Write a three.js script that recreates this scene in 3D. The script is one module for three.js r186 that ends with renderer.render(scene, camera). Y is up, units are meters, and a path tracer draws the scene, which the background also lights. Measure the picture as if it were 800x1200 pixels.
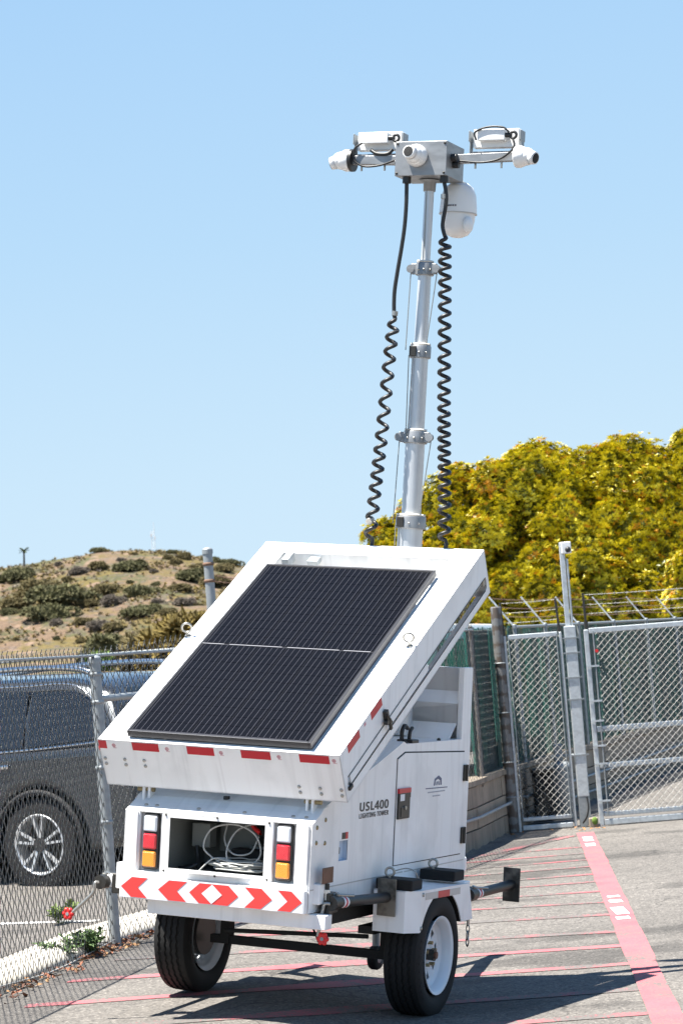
import * as THREE from 'three';
import { mergeGeometries, mergeVertices, toCreasedNormals } from 'three/addons/utils/BufferGeometryUtils.js';
import { RoundedBoxGeometry } from 'three/addons/geometries/RoundedBoxGeometry.js';
import { FontLoader } from 'three/addons/loaders/FontLoader.js';
import { TextGeometry } from 'three/addons/geometries/TextGeometry.js';

// ---------------------------------------------------------------- camera, sky, sun, exposure
const scene = new THREE.Scene();
const EXPO = 3.1;
const camera = new THREE.PerspectiveCamera(21.56, 682 / 1024, 0.1, 3000);
camera.rotation.order = 'YXZ';
camera.position.set(0, 1.884, 0);
camera.rotation.set(THREE.MathUtils.degToRad(3.086), 0, THREE.MathUtils.degToRad(-4.5));
camera.focus = 14; camera.userData.focus = 14;
camera.userData.fStop = 9;

const renderer = new THREE.WebGLRenderer({ antialias: true });
renderer.setSize(682, 1024);
renderer.toneMapping = THREE.LinearToneMapping;
renderer.toneMappingExposure = EXPO;
renderer.shadowMap.enabled = true;

{ // clear-day sky: pale at the horizon, deeper blue towards the zenith
  const W = 16, H = 512, d = new Float32Array(W * H * 4);
  const stops = [[-90, .44, .47, .46], [-3, .56, .68, .76], [0, .67, .85, .985], [4, .605, .81, .98], [9, .49, .73, .968], [15, .4, .65, .95], [30, .2, .42, .8], [55, .12, .28, .62], [90, .085, .2, .5]];
  for (let j = 0; j < H; j++) {
    const el = (j + .5) / H * 180 - 90;
    let k = 0; while (k < stops.length - 2 && el > stops[k + 1][0]) k++;
    const a = stops[k], b = stops[k + 1]; const t = Math.min(1, Math.max(0, (el - a[0]) / (b[0] - a[0])));
    for (let i = 0; i < W; i++) for (let c = 0; c < 4; c++) d[(j * W + i) * 4 + c] = c < 3 ? (a[c + 1] + (b[c + 1] - a[c + 1]) * t) / EXPO : 1;
  }
  const t = new THREE.DataTexture(d, W, H, THREE.RGBAFormat, THREE.FloatType);
  t.mapping = THREE.EquirectangularReflectionMapping; t.magFilter = THREE.LinearFilter; t.minFilter = THREE.LinearFilter; t.needsUpdate = true;
  scene.background = t; scene.environment = t;
}
const sun = new THREE.DirectionalLight(new THREE.Color().setRGB(1, .96, .89), 5);
sun.position.set(-.3227 * 60, 60, .104 * 60 - 16); sun.target.position.set(0, 0, -16);
sun.castShadow = true; sun.shadow.mapSize.set(4096, 4096);
Object.assign(sun.shadow.camera, { left: -40, right: 40, top: 40, bottom: -40, near: 1, far: 150 });
scene.add(sun, sun.target);

// ---------------------------------------------------------------- helpers
let seed = 1234567;
const rnd = () => { seed = (seed * 1664525 + 1013904223) >>> 0; return seed / 4294967296; };
const rr = (a, b) => a + (b - a) * rnd();
const sstep = (a, b, x) => { const t = Math.min(1, Math.max(0, (x - a) / (b - a))); return t * t * (3 - 2 * t); };
const hash = (x, y, s) => { let h = (Math.imul(x, 374761393) + Math.imul(y, 668265263) + Math.imul(s, 974634777)) | 0; h = Math.imul(h ^ (h >>> 13), 1274126177); h ^= h >>> 16; return (h >>> 0) / 4294967296; };
function vnoise(x, y, s, per) { // value noise, tiling with period per (in cells)
  const xi = Math.floor(x), yi = Math.floor(y), fx = x - xi, fy = y - yi;
  const ux = fx * fx * (3 - 2 * fx), uy = fy * fy * (3 - 2 * fy);
  const m = per ? (v => ((v % per) + per) % per) : (v => v);
  const x0 = m(xi), x1 = m(xi + 1), y0 = m(yi), y1 = m(yi + 1);
  const a = hash(x0, y0, s), b = hash(x1, y0, s), c = hash(x0, y1, s), d = hash(x1, y1, s);
  return a + (b - a) * ux + (c - a) * uy + (a - b - c + d) * ux * uy;
}
function fbm(x, y, s, oct = 4, per = 0) { let v = 0, a = .5, t = 0; for (let o = 0; o < oct; o++) { v += a * vnoise(x, y, s + o * 17, per); t += a; a *= .5; x *= 2; y *= 2; per *= 2; } return v / t; }
function tex(N, fn, repeat, srgb = true) { // fn(u,v) in 0..1 -> [r,g,b] linear 0..1 (srgb) or a grey value
  const d = new Uint8Array(N * N * 4);
  const enc = v => { v = Math.min(1, Math.max(0, v)); return 255 * (v <= .0031308 ? v * 12.92 : 1.055 * Math.pow(v, 1 / 2.4) - .055); };
  for (let j = 0; j < N; j++) for (let i = 0; i < N; i++) {
    const c = fn((i + .5) / N, (j + .5) / N), o = (j * N + i) * 4;
    if (srgb) { d[o] = enc(c[0]); d[o + 1] = enc(c[1]); d[o + 2] = enc(c[2]); } else d[o] = d[o + 1] = d[o + 2] = 255 * Math.min(1, Math.max(0, c));
    d[o + 3] = 255;
  }
  const t = new THREE.DataTexture(d, N, N); t.wrapS = t.wrapT = THREE.RepeatWrapping; t.magFilter = THREE.LinearFilter; t.minFilter = THREE.LinearMipmapLinearFilter; t.generateMipmaps = true; t.anisotropy = 8;
  if (srgb) t.colorSpace = THREE.SRGBColorSpace; if (repeat) t.repeat.set(repeat, repeat); t.needsUpdate = true; return t;
}
const rgb = (r, g, b) => new THREE.Color().setRGB(r, g, b);
const std = (c, rough = .6, metal = 0, o = {}) => new THREE.MeshStandardMaterial({ color: Array.isArray(c) ? rgb(...c) : rgb(c, c, c), roughness: rough, metalness: metal, ...o });
const counts = {};
const numbered = n => { const k = counts[n] = (counts[n] ?? -1) + 1; return k ? n + '_' + String(k).padStart(3, '0') : n; };
function fin(m) { m.castShadow = true; m.receiveShadow = true; return m; }
function tag(o, label, category, group) { o.userData.label = label; o.userData.category = category; if (group) o.userData.group = group; return o; }
function thing(name, label, category, pos = [0, 0, 0], turn = 0, group) { const o = new THREE.Group(); o.name = numbered(name); o.position.set(...pos); o.rotation.y = turn; scene.add(o); return tag(o, label, category, group); }
function boxUV(g) { // uv in metres from the dominant normal
  if (!g.attributes.normal) g.computeVertexNormals();
  const p = g.attributes.position, n = g.attributes.normal, uv = new Float32Array(p.count * 2);
  for (let i = 0; i < p.count; i++) {
    const ax = Math.abs(n.getX(i)), ay = Math.abs(n.getY(i)), az = Math.abs(n.getZ(i));
    if (ax >= ay && ax >= az) { uv[2 * i] = p.getZ(i); uv[2 * i + 1] = p.getY(i); } else if (ay >= az) { uv[2 * i] = p.getX(i); uv[2 * i + 1] = p.getZ(i); } else { uv[2 * i] = p.getX(i); uv[2 * i + 1] = p.getY(i); }
  }
  g.setAttribute('uv', new THREE.BufferAttribute(uv, 2)); return g;
}
function merge(gs) {
  gs = gs.flat(Infinity).map(g => { g = g.index ? g.toNonIndexed() : g; for (const k of Object.keys(g.attributes)) if (!['position', 'normal', 'uv'].includes(k)) g.deleteAttribute(k); if (!g.attributes.uv) boxUV(g); return g; });
  return gs.length > 1 ? mergeGeometries(gs) : gs[0];
}
function mesh(name, gs, mat, parent, keepUV) { const g = Array.isArray(gs) ? merge(gs) : gs; if (!keepUV) boxUV(g); const m = fin(new THREE.Mesh(g, mat)); m.name = parent ? name : numbered(name); (parent ?? scene).add(m); return m; }
const meshes = (name, gs, mat, parent) => gs.map(g => mesh(name, [g], mat, parent));
const V3 = (x, y, z) => new THREE.Vector3(x, y, z);
function box(cx, cy, cz, sx, sy, sz, r = 0) { const g = r ? new RoundedBoxGeometry(sx, sy, sz, 2, Math.min(r, sx / 2.01, sy / 2.01, sz / 2.01)) : new THREE.BoxGeometry(sx, sy, sz); return g.translate(cx, cy, cz); }
function rod(a, b, r1, r2 = r1, seg = 10) { const A = V3(...a), B = V3(...b), d = B.clone().sub(A), L = d.length(); const g = new THREE.CylinderGeometry(r2, r1, L, seg); g.translate(0, L / 2, 0); g.applyQuaternion(new THREE.Quaternion().setFromUnitVectors(V3(0, 1, 0), d.normalize())); return g.translate(A.x, A.y, A.z); }
function bar(a, b, w, h, r = 0) { // rectangular bar from a to b
  const A = V3(...a), B = V3(...b), d = B.clone().sub(A), L = d.length(); d.normalize();
  const up = Math.abs(d.y) > .9 ? V3(1, 0, 0) : V3(0, 1, 0); const x = V3().crossVectors(up, d).normalize(), y = V3().crossVectors(d, x);
  const g = r ? new RoundedBoxGeometry(w, h, L, 2, r) : new THREE.BoxGeometry(w, h, L);
  g.applyMatrix4(new THREE.Matrix4().makeBasis(x, y, d)); const c = A.add(B).multiplyScalar(.5); return g.translate(c.x, c.y, c.z);
}
function tube(pts, r, seg, rad = 6) { return new THREE.TubeGeometry(new THREE.CatmullRomCurve3(pts.map(p => V3(...p))), seg, r, rad, false); }
function lathe(pts, seg = 32) { return new THREE.LatheGeometry(pts.map(p => new THREE.Vector2(p[0], p[1])), seg); }
function shape(pts, holes = []) { const s = new THREE.Shape(pts.map(p => new THREE.Vector2(...p))); for (const h of holes) s.holes.push(new THREE.Path(h.map(p => new THREE.Vector2(...p)))); return s; }
function ext(sh, depth, bevel = 0) { return new THREE.ExtrudeGeometry(sh, { depth, bevelEnabled: bevel > 0, bevelThickness: bevel, bevelSize: bevel, bevelOffset: -bevel, bevelSegments: 2, curveSegments: 10 }); }
const rectPts = (x0, y0, x1, y1) => [[x0, y0], [x1, y0], [x1, y1], [x0, y1]];
const Wp = (x, y, z) => [x, y, -z];          // ground coordinates: x right, z metres ahead of the photographer

// ---------------------------------------------------------------- materials
const speck = tex(1024, (u, v) => { const n = .5 * vnoise(u * 512, v * 512, 3, 512) + .5 * vnoise(u * 220, v * 220, 5, 220); return .4 + n * .5; }, 0, false);
const M = {};
{
  const dirt = tex(1024, (u, v) => {
    const a = fbm(u * 6, v * 6, 11, 5, 6), b = fbm(u * 40, v * 3, 31, 3, 0), c = vnoise(u * 300, v * 300, 8, 300);
    const k = 1 - .1 * sstep(.48, .75, a) - .08 * sstep(.55, .8, b) - .05 * (c > .94 ? 1 : 0); return [.87 * k, .87 * k * .997, .87 * k * .985];
  }, .7);
  const dirtR = tex(512, (u, v) => .28 + .3 * fbm(u * 10, v * 10, 71, 4, 10), .9, false);
  M.white = new THREE.MeshPhysicalMaterial({ map: dirt, roughnessMap: dirtR, roughness: 1, clearcoat: .12, clearcoatRoughness: .35 });
  M.whitePlain = std(.78, .4);
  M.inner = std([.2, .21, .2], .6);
  const galvT = tex(512, (u, v) => { const n = vnoise(u * 26, v * 26, 4, 26), m = fbm(u * 8, v * 8, 9, 4, 8); const k = .46 + .13 * n + .14 * m; return [k * .97, k, k * 1.01]; }, 2);
  M.galv = new THREE.MeshStandardMaterial({ map: galvT, color: rgb(.5, .52, .53), roughness: .5, metalness: .35 });
  M.galvBright = new THREE.MeshStandardMaterial({ map: galvT, color: rgb(.9, .92, .93), roughness: .42, metalness: .4 });
  M.wire = std([.88, .88, .86], .45, 0);
  M.wireOld = std([.4, .39, .36], .6, .2);
  M.rusty = new THREE.MeshStandardMaterial({ map: tex(512, (u, v) => { const k = sstep(.45, .62, fbm(u * 9, v * 9, 61, 5, 9)); return [.2 + (.12 - .2) * k, .195 + (.095 - .195) * k, .19 + (.075 - .19) * k]; }, 2), roughness: .7, metalness: .2 });
  M.rustWire = std([.2, .12, .08], .8, .2);
  M.mast = new THREE.MeshStandardMaterial({ map: tex(512, (u, v) => { const k = .56 + .16 * fbm(u * 60, v * 4, 41, 3, 0); return [k * .98, k, k * 1.02]; }, 1), roughness: .38, metalness: .5 });
  M.alu = new THREE.MeshStandardMaterial({ map: tex(512, (u, v) => { const k = .2 + .2 * fbm(u * 5, v * 14, 43, 5, 0); return [k * .98, k, k * 1.02]; }, 2), roughness: .42, metalness: .5 });
  M.cream = std([.78, .74, .66], .5);
  M.black = std(.018, .45); M.blackMatt = std(.02, .85); M.rubber = std(.0065, .8); M.darkSteel = std([.05, .047, .042], .42, .5);
  M.steel = std([.4, .39, .36], .4, .8); M.brass = std([.3, .24, .13], .4, .7);
  M.redTape = std([.52, .012, .025], .35); M.redPlastic = std([.62, .02, .02], .35); M.redChev = std([.72, .05, .045], .4); M.whiteTape = std([.74, .75, .78], .35);
  M.greyTape = std([.5, .49, .47], .4);
  M.frameDark = std([.05, .05, .055], .4, .5);
  M.cell = new THREE.MeshPhysicalMaterial({ color: rgb(.0024, .0026, .0042), roughness: .35, specularIntensity: .13 });
  M.backsheet = std([.004, .004, .006], .4); M.busbar = std([.06, .06, .075], .45, .3); M.gapWhite = std([.26, .26, .28], .6);
  M.lensClear = new THREE.MeshPhysicalMaterial({ color: rgb(.66, .7, .76), roughness: .2, clearcoat: 1 });
  M.lensRed = new THREE.MeshPhysicalMaterial({ color: rgb(.62, .006, .02), roughness: .25, clearcoat: 1 });
  M.lensAmber = new THREE.MeshPhysicalMaterial({ color: rgb(.88, .3, .01), roughness: .25, clearcoat: 1 });
  { const b = tex(64, (u, v) => .5 + .5 * Math.sin(u * 50.27) * Math.sin(v * 50.27), 12, false); for (const m of [M.lensClear, M.lensRed, M.lensAmber]) { m.bumpMap = b; m.bumpScale = .003; } }
  M.glassDark = new THREE.MeshPhysicalMaterial({ color: rgb(.01, .011, .013), roughness: .05, clearcoat: 1 });
  M.camWhite = std([.8, .8, .79], .35); M.copper = new THREE.MeshStandardMaterial({ map: tex(128, (u, v) => { const k = fbm(u * 6, v * 6, 5, 4, 6); return [.1 + .08 * k, .05 + .04 * k, .03 + .03 * k]; }, 4), roughness: .5, metalness: .4 });
  M.rubberFoot = new THREE.MeshStandardMaterial({ map: tex(256, (u, v) => { const k = .07 + .16 * sstep(.35, .7, fbm(u * 5, v * 5, 77, 5, 5)); return [k, k * .93, k * .8]; }, 3), roughness: .5, metalness: .5 });
  M.cableWhite = std([.42, .42, .4], .5);
}
// ---------------------------------------------------------------- ground
const FENCE = [[-3.55, 7.4], [-1.66, 17.35], [.9, 24.6], [1.47, 27.4], [5.1, 40], [9.2, 54], [40, 160]];
function fenceSide(x, z) { // signed distance, positive on the neighbour's side (left)
  let best = 1e9, sgn = 1;
  for (let i = 0; i < FENCE.length - 1; i++) {
    const [ax, az] = FENCE[i], [bx, bz] = FENCE[i + 1], dx = bx - ax, dz = bz - az; const t = Math.min(1, Math.max(0, ((x - ax) * dx + (z - az) * dz) / (dx * dx + dz * dz)));
    const ex = x - ax - dx * t, ez = z - az - dz * t, d = Math.hypot(ex, ez); if (d < best) { best = d; sgn = (dx * (z - az) - dz * (x - ax)) > 0 ? 1 : -1; }
  }
  return best * sgn;
}
function hg(x, z) {
  let h = .155 * (1 - sstep(-.75, .35, x)) * (1 - sstep(19, 24, z));
  h += .012 * (fbm(x * .7 + 9, z * .7, 3, 2) - .5) * (Math.abs(x) < 8 ? sstep(16.5, 19, z) : 0);
  if (z < 60) { const sd = fenceSide(x, z); if (sd > 0) h += ((.25 + .3 * sstep(20, 25, z)) - h) * sstep(.04, .34, sd); }
  return h;
}
const asphTex = (() => {
  const N = 2048, S = 512;
  return tex(N, (u, v) => {
    const g1 = vnoise(u * S * 1.3, v * S * 1.3, 1, 0), g2 = vnoise(u * S * .6, v * S * .6, 2, 0), big = fbm(u * 8, v * 8, 5, 5, 8), mid = fbm(u * 40, v * 40, 15, 3, 40);
    let k = .112 * (.4 + .52 * g1 + .5 * g2); if (g1 > .86) k *= 1.6; if (g1 < .12) k *= .5; k *= .76 + .32 * big + .2 * mid;
    k *= 1 - .42 * sstep(.58, .74, fbm(u * 5, v * 8, 88, 5, 0)); k *= 1 + .12 * sstep(.55, .7, fbm(u * 3, v * 3, 98, 4, 3)); const cr = Math.abs(fbm(u * 4, v * 4, 120, 5, 4) - .5); if (cr < .0035) k *= .55; return [k * 1.1, k * 1.0, k * .89];
  }, 1 / 6);
})();
M.asphalt = new THREE.MeshStandardMaterial({ map: asphTex, roughness: .92, bumpMap: tex(1024, (u, v) => .6 * vnoise(u * 330, v * 330, 6, 330) + .4 * vnoise(u * 160, v * 160, 7, 160), 1 / 3, false), bumpScale: .006 });
function gridSheet(name, xs, zs, hf, mat) {
  const nx = xs.length, nz = zs.length, pos = new Float32Array(nx * nz * 3), uv = new Float32Array(nx * nz * 2), idx = [];
  for (let j = 0; j < nz; j++) for (let i = 0; i < nx; i++) { const k = j * nx + i; pos[3 * k] = xs[i]; pos[3 * k + 1] = hf(xs[i], zs[j]); pos[3 * k + 2] = -zs[j]; uv[2 * k] = xs[i]; uv[2 * k + 1] = zs[j]; }
  for (let j = 0; j < nz - 1; j++) for (let i = 0; i < nx - 1; i++) { const a = j * nx + i, b = a + 1, c = a + nx, d = c + 1; idx.push(a, b, c, b, d, c); }
  const g = new THREE.BufferGeometry(); g.setAttribute('position', new THREE.BufferAttribute(pos, 3)); g.setAttribute('uv', new THREE.BufferAttribute(uv, 2)); g.setIndex(idx); g.computeVertexNormals();
  const m = mesh(name, g, mat, null, true); m.userData.kind = 'structure'; return m;
}
{
  const axis = (dense0, dense1, step, lo, hi) => { const a = []; let s = step; for (let x = dense0; x > lo; x -= s, s *= 1.35) a.unshift(x); a.unshift(lo); for (let x = dense0 + step; x < dense1; x += step) a.push(x); s = step; for (let x = dense1; x < hi; x += s, s *= 1.35) a.push(x); a.push(hi); return a; };
  gridSheet('ground', axis(-5, 8, .1, -600, 600), axis(9, 46, .1, -200, 900), hg, M.asphalt);
}
// painted lines, worn through to the asphalt
const paintTex = (lo, hi, sd) => tex(1024, (u, v) => {
  const w = fbm(u * 12, v * 12, sd, 5, 12), w2 = fbm(u * 5, v * 5, sd + 3, 4, 5), g = vnoise(u * 420, v * 420, sd + 1, 420), g2 = vnoise(u * 230, v * 230, sd + 2, 230); const wear = Math.min(1, sstep(lo, hi, .38 * w + .3 * w2 + .2 * g + .2 * g2) + (g > .9 ? .5 : 0));
  const a = [.47, .12, .135], b = [.115, .105, .096]; const t = .85 + .3 * (g - .5) + .4 * (w - .5); return [0, 1, 2].map(i => (a[i] * t) * (1 - wear) + b[i] * wear * (.7 + .6 * g2));
}, 1 / 3);
M.pinkPaint = new THREE.MeshStandardMaterial({ map: paintTex(.5, .67, 21), roughness: .8 });
M.pinkWorn = new THREE.MeshStandardMaterial({ map: paintTex(.42, .58, 27), roughness: .85 });
M.whitePaint = new THREE.MeshStandardMaterial({ map: tex(512, (u, v) => { const g = vnoise(u * 220, v * 220, 25, 220), w = fbm(u * 9, v * 9, 26, 4, 9); const wear = sstep(.62, .8, .5 * w + .5 * g); const k = .72 * (1 - wear) + .25 * wear; return [k, k * .97, k * .93]; }, 1 / 1.5), roughness: .8 });
function stripe(a, b, w0, w1 = w0, lift = .005, n0 = 0) { // [x,z] -> [x,z], draped on the ground
  const L = Math.hypot(b[0] - a[0], b[1] - a[1]), n = Math.max(1, Math.ceil(L / .1)), m = Math.max(1, Math.ceil(w0 / .1)); const dx = (b[0] - a[0]) / L, dz = (b[1] - a[1]) / L, pos = [], uv = [], idx = [];
  for (let i = 0; i <= n; i++) for (let j = 0; j <= m; j++) { const t = i / n, w = (w0 + (w1 - w0) * t) * (j / m - .5), e = .012 * (vnoise(i * .23, j * 7 + 3, 9, 0) - .5) * (j === 0 || j === m ? 1 : 0); const x = a[0] + (b[0] - a[0]) * t - dz * (w + e), z = a[1] + (b[1] - a[1]) * t + dx * (w + e); pos.push(x, hg(x, z) + lift, -z); uv.push(x, z); }
  for (let i = 0; i < n; i++) for (let j = 0; j < m; j++) { const p = i * (m + 1) + j, q = p + m + 1; idx.push(p, p + 1, q, p + 1, q + 1, q); }
  const g = new THREE.BufferGeometry(); g.setAttribute('position', new THREE.Float32BufferAttribute(pos, 3)); g.setAttribute('uv', new THREE.Float32BufferAttribute(uv, 2)); g.setIndex(idx); g.computeVertexNormals();
  const nn = g.attributes.normal; if (nn.getY(0) < 0) { g.setIndex(idx.map((v, i) => idx[i - i % 3 + [0, 2, 1][i % 3]])); g.computeVertexNormals(); } return g;
}
{
  const add = (name, gs, mat) => { const m = mesh(name, gs.length > 1 ? mergeGeometries(gs) : gs[0], mat, null, true); m.userData.kind = 'structure'; };
  const H0 = 1.884, seen = ([x, z]) => { let s = 1; for (let i = 0; i < 6; i++) s = 1 - hg(x * s, z * s) / H0; return [x * s, z * s]; }; // the painters' straight line over the hump
  const poly = (a, b, w) => { // one continuous ribbon
    const n = Math.max(8, Math.ceil(Math.hypot(b[0] - a[0], b[1] - a[1]) / .1)), pos = [], uv = [], idx = [];
    for (let i = 0; i <= n; i++) { const t = i / n, f = t2 => seen([a[0] + (b[0] - a[0]) * t2, a[1] + (b[1] - a[1]) * t2]), c = f(t), d = f(t + .01), l = Math.hypot(d[0] - c[0], d[1] - c[1]), nx = -(d[1] - c[1]) / l, nz = (d[0] - c[0]) / l; const ww = w * (1 + .12 * Math.sin(i * .9 + a[1] * 5) * hash(i, 3, 5)); for (let j = 0; j < 3; j++) { const x = c[0] + nx * ww * (j / 2 - .5), z = c[1] + nz * ww * (j / 2 - .5); pos.push(x, hg(x, z) + .0035, -z); uv.push(x, z); } }
    for (let i = 0; i < n; i++) for (let j = 0; j < 2; j++) { const p = i * 3 + j, r = p + 3; idx.push(p, r, p + 1, p + 1, r, r + 1); }
    const g = new THREE.BufferGeometry(); g.setAttribute('position', new THREE.Float32BufferAttribute(pos, 3)); g.setAttribute('uv', new THREE.Float32BufferAttribute(uv, 2)); g.setIndex(idx); g.computeVertexNormals(); if (g.attributes.normal.getY(0) < 0) { g.setIndex(idx.map((v, i) => idx[i - i % 3 + [0, 2, 1][i % 3]])); g.computeVertexNormals(); } return [g];
  };
  const edge = z => 1.305 + (z - 13.15) * .0554 + .08;                      // centre of the long red stripe
  add('red_border_stripe', [stripe([edge(9), 9], [edge(26.3), 26.3], .165, .165, .0055)], M.pinkPaint);
  const Z = [[12.7, 12.6], [13.6, 13.5], [14.65, 14.45], [15.82, 15.6], [16.95, 16.5], [18.0, 17.35], [19.0, 18.4], [19.9, 19.3], [20.5, 20.14], [21.1, 20.95], [21.65, 21.65], [22.4, 22.4], [23.05, 23.05], [23.77, 23.77], [24.5, 24.5]];
  for (const [z0, z] of Z) { // left end stops at the kerb
    let xl = -4; while (fenceSide(...seen([xl, z0])) > -.16) xl += .02; xl += rr(.02, .22);
    add('red_hatch_line', poly([xl, z0 + rr(-.02, .02)], [edge(z) - .07, z + rr(-.03, .03)], z > 19 ? .1 : .145), z > 17 || z < 15 ? M.pinkWorn : M.pinkPaint);
  }
  add('red_hatch_line', [stripe([.6, 23.7], [1.98, 26.0], .12, .12, .0045)], M.pinkWorn);
  const word = (zc, list) => add('white_stencil_lettering', list.map(([dz, h]) => stripe([edge(zc + dz) - .045, zc + dz], [edge(zc + dz) + .045, zc + dz], h, h, .0085)), M.whitePaint);
  word(19.2, [[.42, .12], [.06, .2], [-.62, .5], [-1.12, .17]]); word(25.2, [[.3, .2], [0, .16], [-.45, .16], [-.62, .1]]);
  const ln = (x0, z0, x1, z1) => add('white_bay_line', [stripe([x0, z0], [x1, z1], .11)], M.whitePaint);
  ln(-4.6, 19.55, -1.85, 18.15); ln(-5.6, 24.0, -1.7, 21.75);
}
// kerb along the left fence
{
  const mat = new THREE.MeshStandardMaterial({ map: tex(512, (u, v) => { const k = .5 + .16 * fbm(u * 10, v * 10, 51, 5, 10) + .1 * (vnoise(u * 200, v * 200, 52, 200) - .5); return [k * 1.04, k * .97, k * .84]; }, .8), roughness: .9 });
  const prof = [[.02, -.1], [.02, .03], [.05, .075], [.12, .105], [.2, .115], [.3, .11], [.36, .085], [.4, .02], [.4, -.1]];
  const runs = []; const P = FENCE.slice(0, 3); let acc = 0;
  const pts = []; for (let i = 0; i < 2; i++) { const [a, b] = [P[i], P[i + 1]]; const n = Math.ceil(Math.hypot(b[0] - a[0], b[1] - a[1]) / .25); for (let k = 0; k < n; k++) { pts.push([a[0] + (b[0] - a[0]) * k / n, a[1] + (b[1] - a[1]) * k / n]); } }
  const pos = [], idx = [];
  pts.forEach((p, i) => { const q = pts[Math.min(pts.length - 1, i + 1)], o = pts[Math.max(0, i - 1)]; const dx = q[0] - o[0], dz = q[1] - o[1], l = Math.hypot(dx, dz); const nx = -dz / l, nz = dx / l; const base = .155 * (1 - sstep(19, 24, p[1])) ; for (const [s, h] of prof) pos.push(p[0] + nx * s, base + h + .008 * (fbm(p[1] * 3, s * 9, 4, 2) - .5), -(p[1] + nz * s)); });
  const m = prof.length; for (let i = 0; i < pts.length - 1; i++) for (let j = 0; j < m - 1; j++) { const a = i * m + j, b = a + 1, c = a + m, d = c + 1; idx.push(a, b, c, b, d, c); }
  const g = new THREE.BufferGeometry(); g.setAttribute('position', new THREE.Float32BufferAttribute(pos, 3)); g.setIndex(idx); g.computeVertexNormals();
  const k = mesh('kerb', g, mat); k.userData.kind = 'structure';
}
// ---------------------------------------------------------------- chain link
function chainLink(a, b, y0a, y0b, H, wr = .0024, p = .0354, knuckle = false) { // a,b = [x,z]; wires woven as zigzag strands
  const L = Math.hypot(b[0] - a[0], b[1] - a[1]), dx = (b[0] - a[0]) / L, dz = -(b[1] - a[1]) / L, n = Math.floor(L / p), K = Math.floor(H / p); const nx = dz, nz = -dx;
  const pos = [], nor = [], uv = []; const C = [[0, 1], [.866, -.5], [-.866, -.5]];
  const ring = (s, y, o, tx, ty) => C.map(([c, d]) => { const cx = -ty, cy = tx; const ox = (cx * c) * wr, oy = (cy * c) * wr, oz = d * wr; return [[a[0] + dx * (s + ox) + nx * (o + oz), y + oy, -a[1] + dz * (s + ox) + nz * (o + oz)], [dx * cx * c + nx * d, cy * c, dz * cx * c + nz * d]]; });
  const seg = (R, S) => { for (let k = 0; k < 3; k++) { const l = (k + 1) % 3; for (const [q, ] of [[R[k]], [S[k]], [R[l]], [R[l]], [S[k]], [S[l]]]) { pos.push(...q[0]); nor.push(...q[1]); uv.push(0, 0); } } };
  for (let i = 0; i < n; i++) {
    const jit = (hash(i, 7, 3) - .5) * .004;
    for (let k = 0; k < K; k++) {
      const q0 = (k + i) & 1, q1 = (k + 1 + i) & 1; const s0 = i * p + p * q0, s1 = i * p + p * q1; const yb = y0a + (y0b - y0a) * (i / n); const o0 = (q0 ? 1 : -1) * .003, o1 = (q1 ? 1 : -1) * .003; const tx = (s1 - s0) / (1.414 * p), ty = .707;
      seg(ring(s0 + jit, yb + k * p, o0, tx, ty), ring(s1 + jit, yb + (k + 1) * p, o1, tx, ty));
      if (knuckle && k === K - 1 && q1) seg(ring(s1 + jit, yb + K * p, .004, 0, 1), ring(s1 + jit + .006, yb + K * p + .022, -.004, 0, 1));
    }
  }
  const g = new THREE.BufferGeometry(); g.setAttribute('position', new THREE.Float32BufferAttribute(pos, 3)); g.setAttribute('normal', new THREE.Float32BufferAttribute(nor, 3)); g.setAttribute('uv', new THREE.Float32BufferAttribute(uv, 2)); return g;
}
function barbed(a, b, sag = .02) { // twisted pair of wires with barbs
  const A = V3(...a), B = V3(...b), L = A.distanceTo(B), n = Math.ceil(L / .035), gs = []; const d = B.clone().sub(A).normalize(), s = V3().crossVectors(d, V3(0, 1, 0)).normalize(), up = V3().crossVectors(s, d);
  for (const ph of [0, Math.PI]) { const pts = []; for (let i = 0; i <= n; i++) { const t = i / n, p = A.clone().lerp(B, t); p.y -= sag * 4 * t * (1 - t); p.addScaledVector(s, .0028 * Math.cos(i * 1.2 + ph)).addScaledVector(up, .0028 * Math.sin(i * 1.2 + ph)); pts.push(p); } gs.push(new THREE.TubeGeometry(new THREE.CatmullRomCurve3(pts), n, .0017, 4)); }
  for (let x = .06; x < L; x += .125) { const t = x / L, p = A.clone().lerp(B, t); p.y -= sag * 4 * t * (1 - t); for (const k of [0, 1]) { const e = s.clone().multiplyScalar(k ? 1 : -.4).addScaledVector(up, k ? .5 : 1).multiplyScalar(.014); gs.push(rod(p.clone().sub(e).toArray(), p.clone().add(e).toArray(), .0013, .0013, 4)); } }
  return gs;
}
const fpt = z => { for (let i = 0; i < FENCE.length - 1; i++) if (z <= FENCE[i + 1][1]) { const t = (z - FENCE[i][1]) / (FENCE[i + 1][1] - FENCE[i][1]); return [FENCE[i][0] + (FENCE[i + 1][0] - FENCE[i][0]) * t, z]; } };
function pipePost(x, z, y0, y1, r, cap = true) { const gs = [new THREE.CylinderGeometry(r, r, y1 - y0, 16).translate(x, (y0 + y1) / 2, -z)]; if (cap) { gs.push(new THREE.SphereGeometry(r * 1.12, 14, 6, 0, 6.3, 0, 1.57).scale(1, .55, 1).translate(x, y1, -z), new THREE.CylinderGeometry(r * 1.14, r * 1.14, .03, 16).translate(x, y1 - .012, -z)); } return gs; }
const band = (x, z, y, r) => new THREE.TorusGeometry(r * 1.03, .006, 6, 18).rotateX(Math.PI / 2).scale(1, 2.2, 1).translate(x, y, -z);
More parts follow.
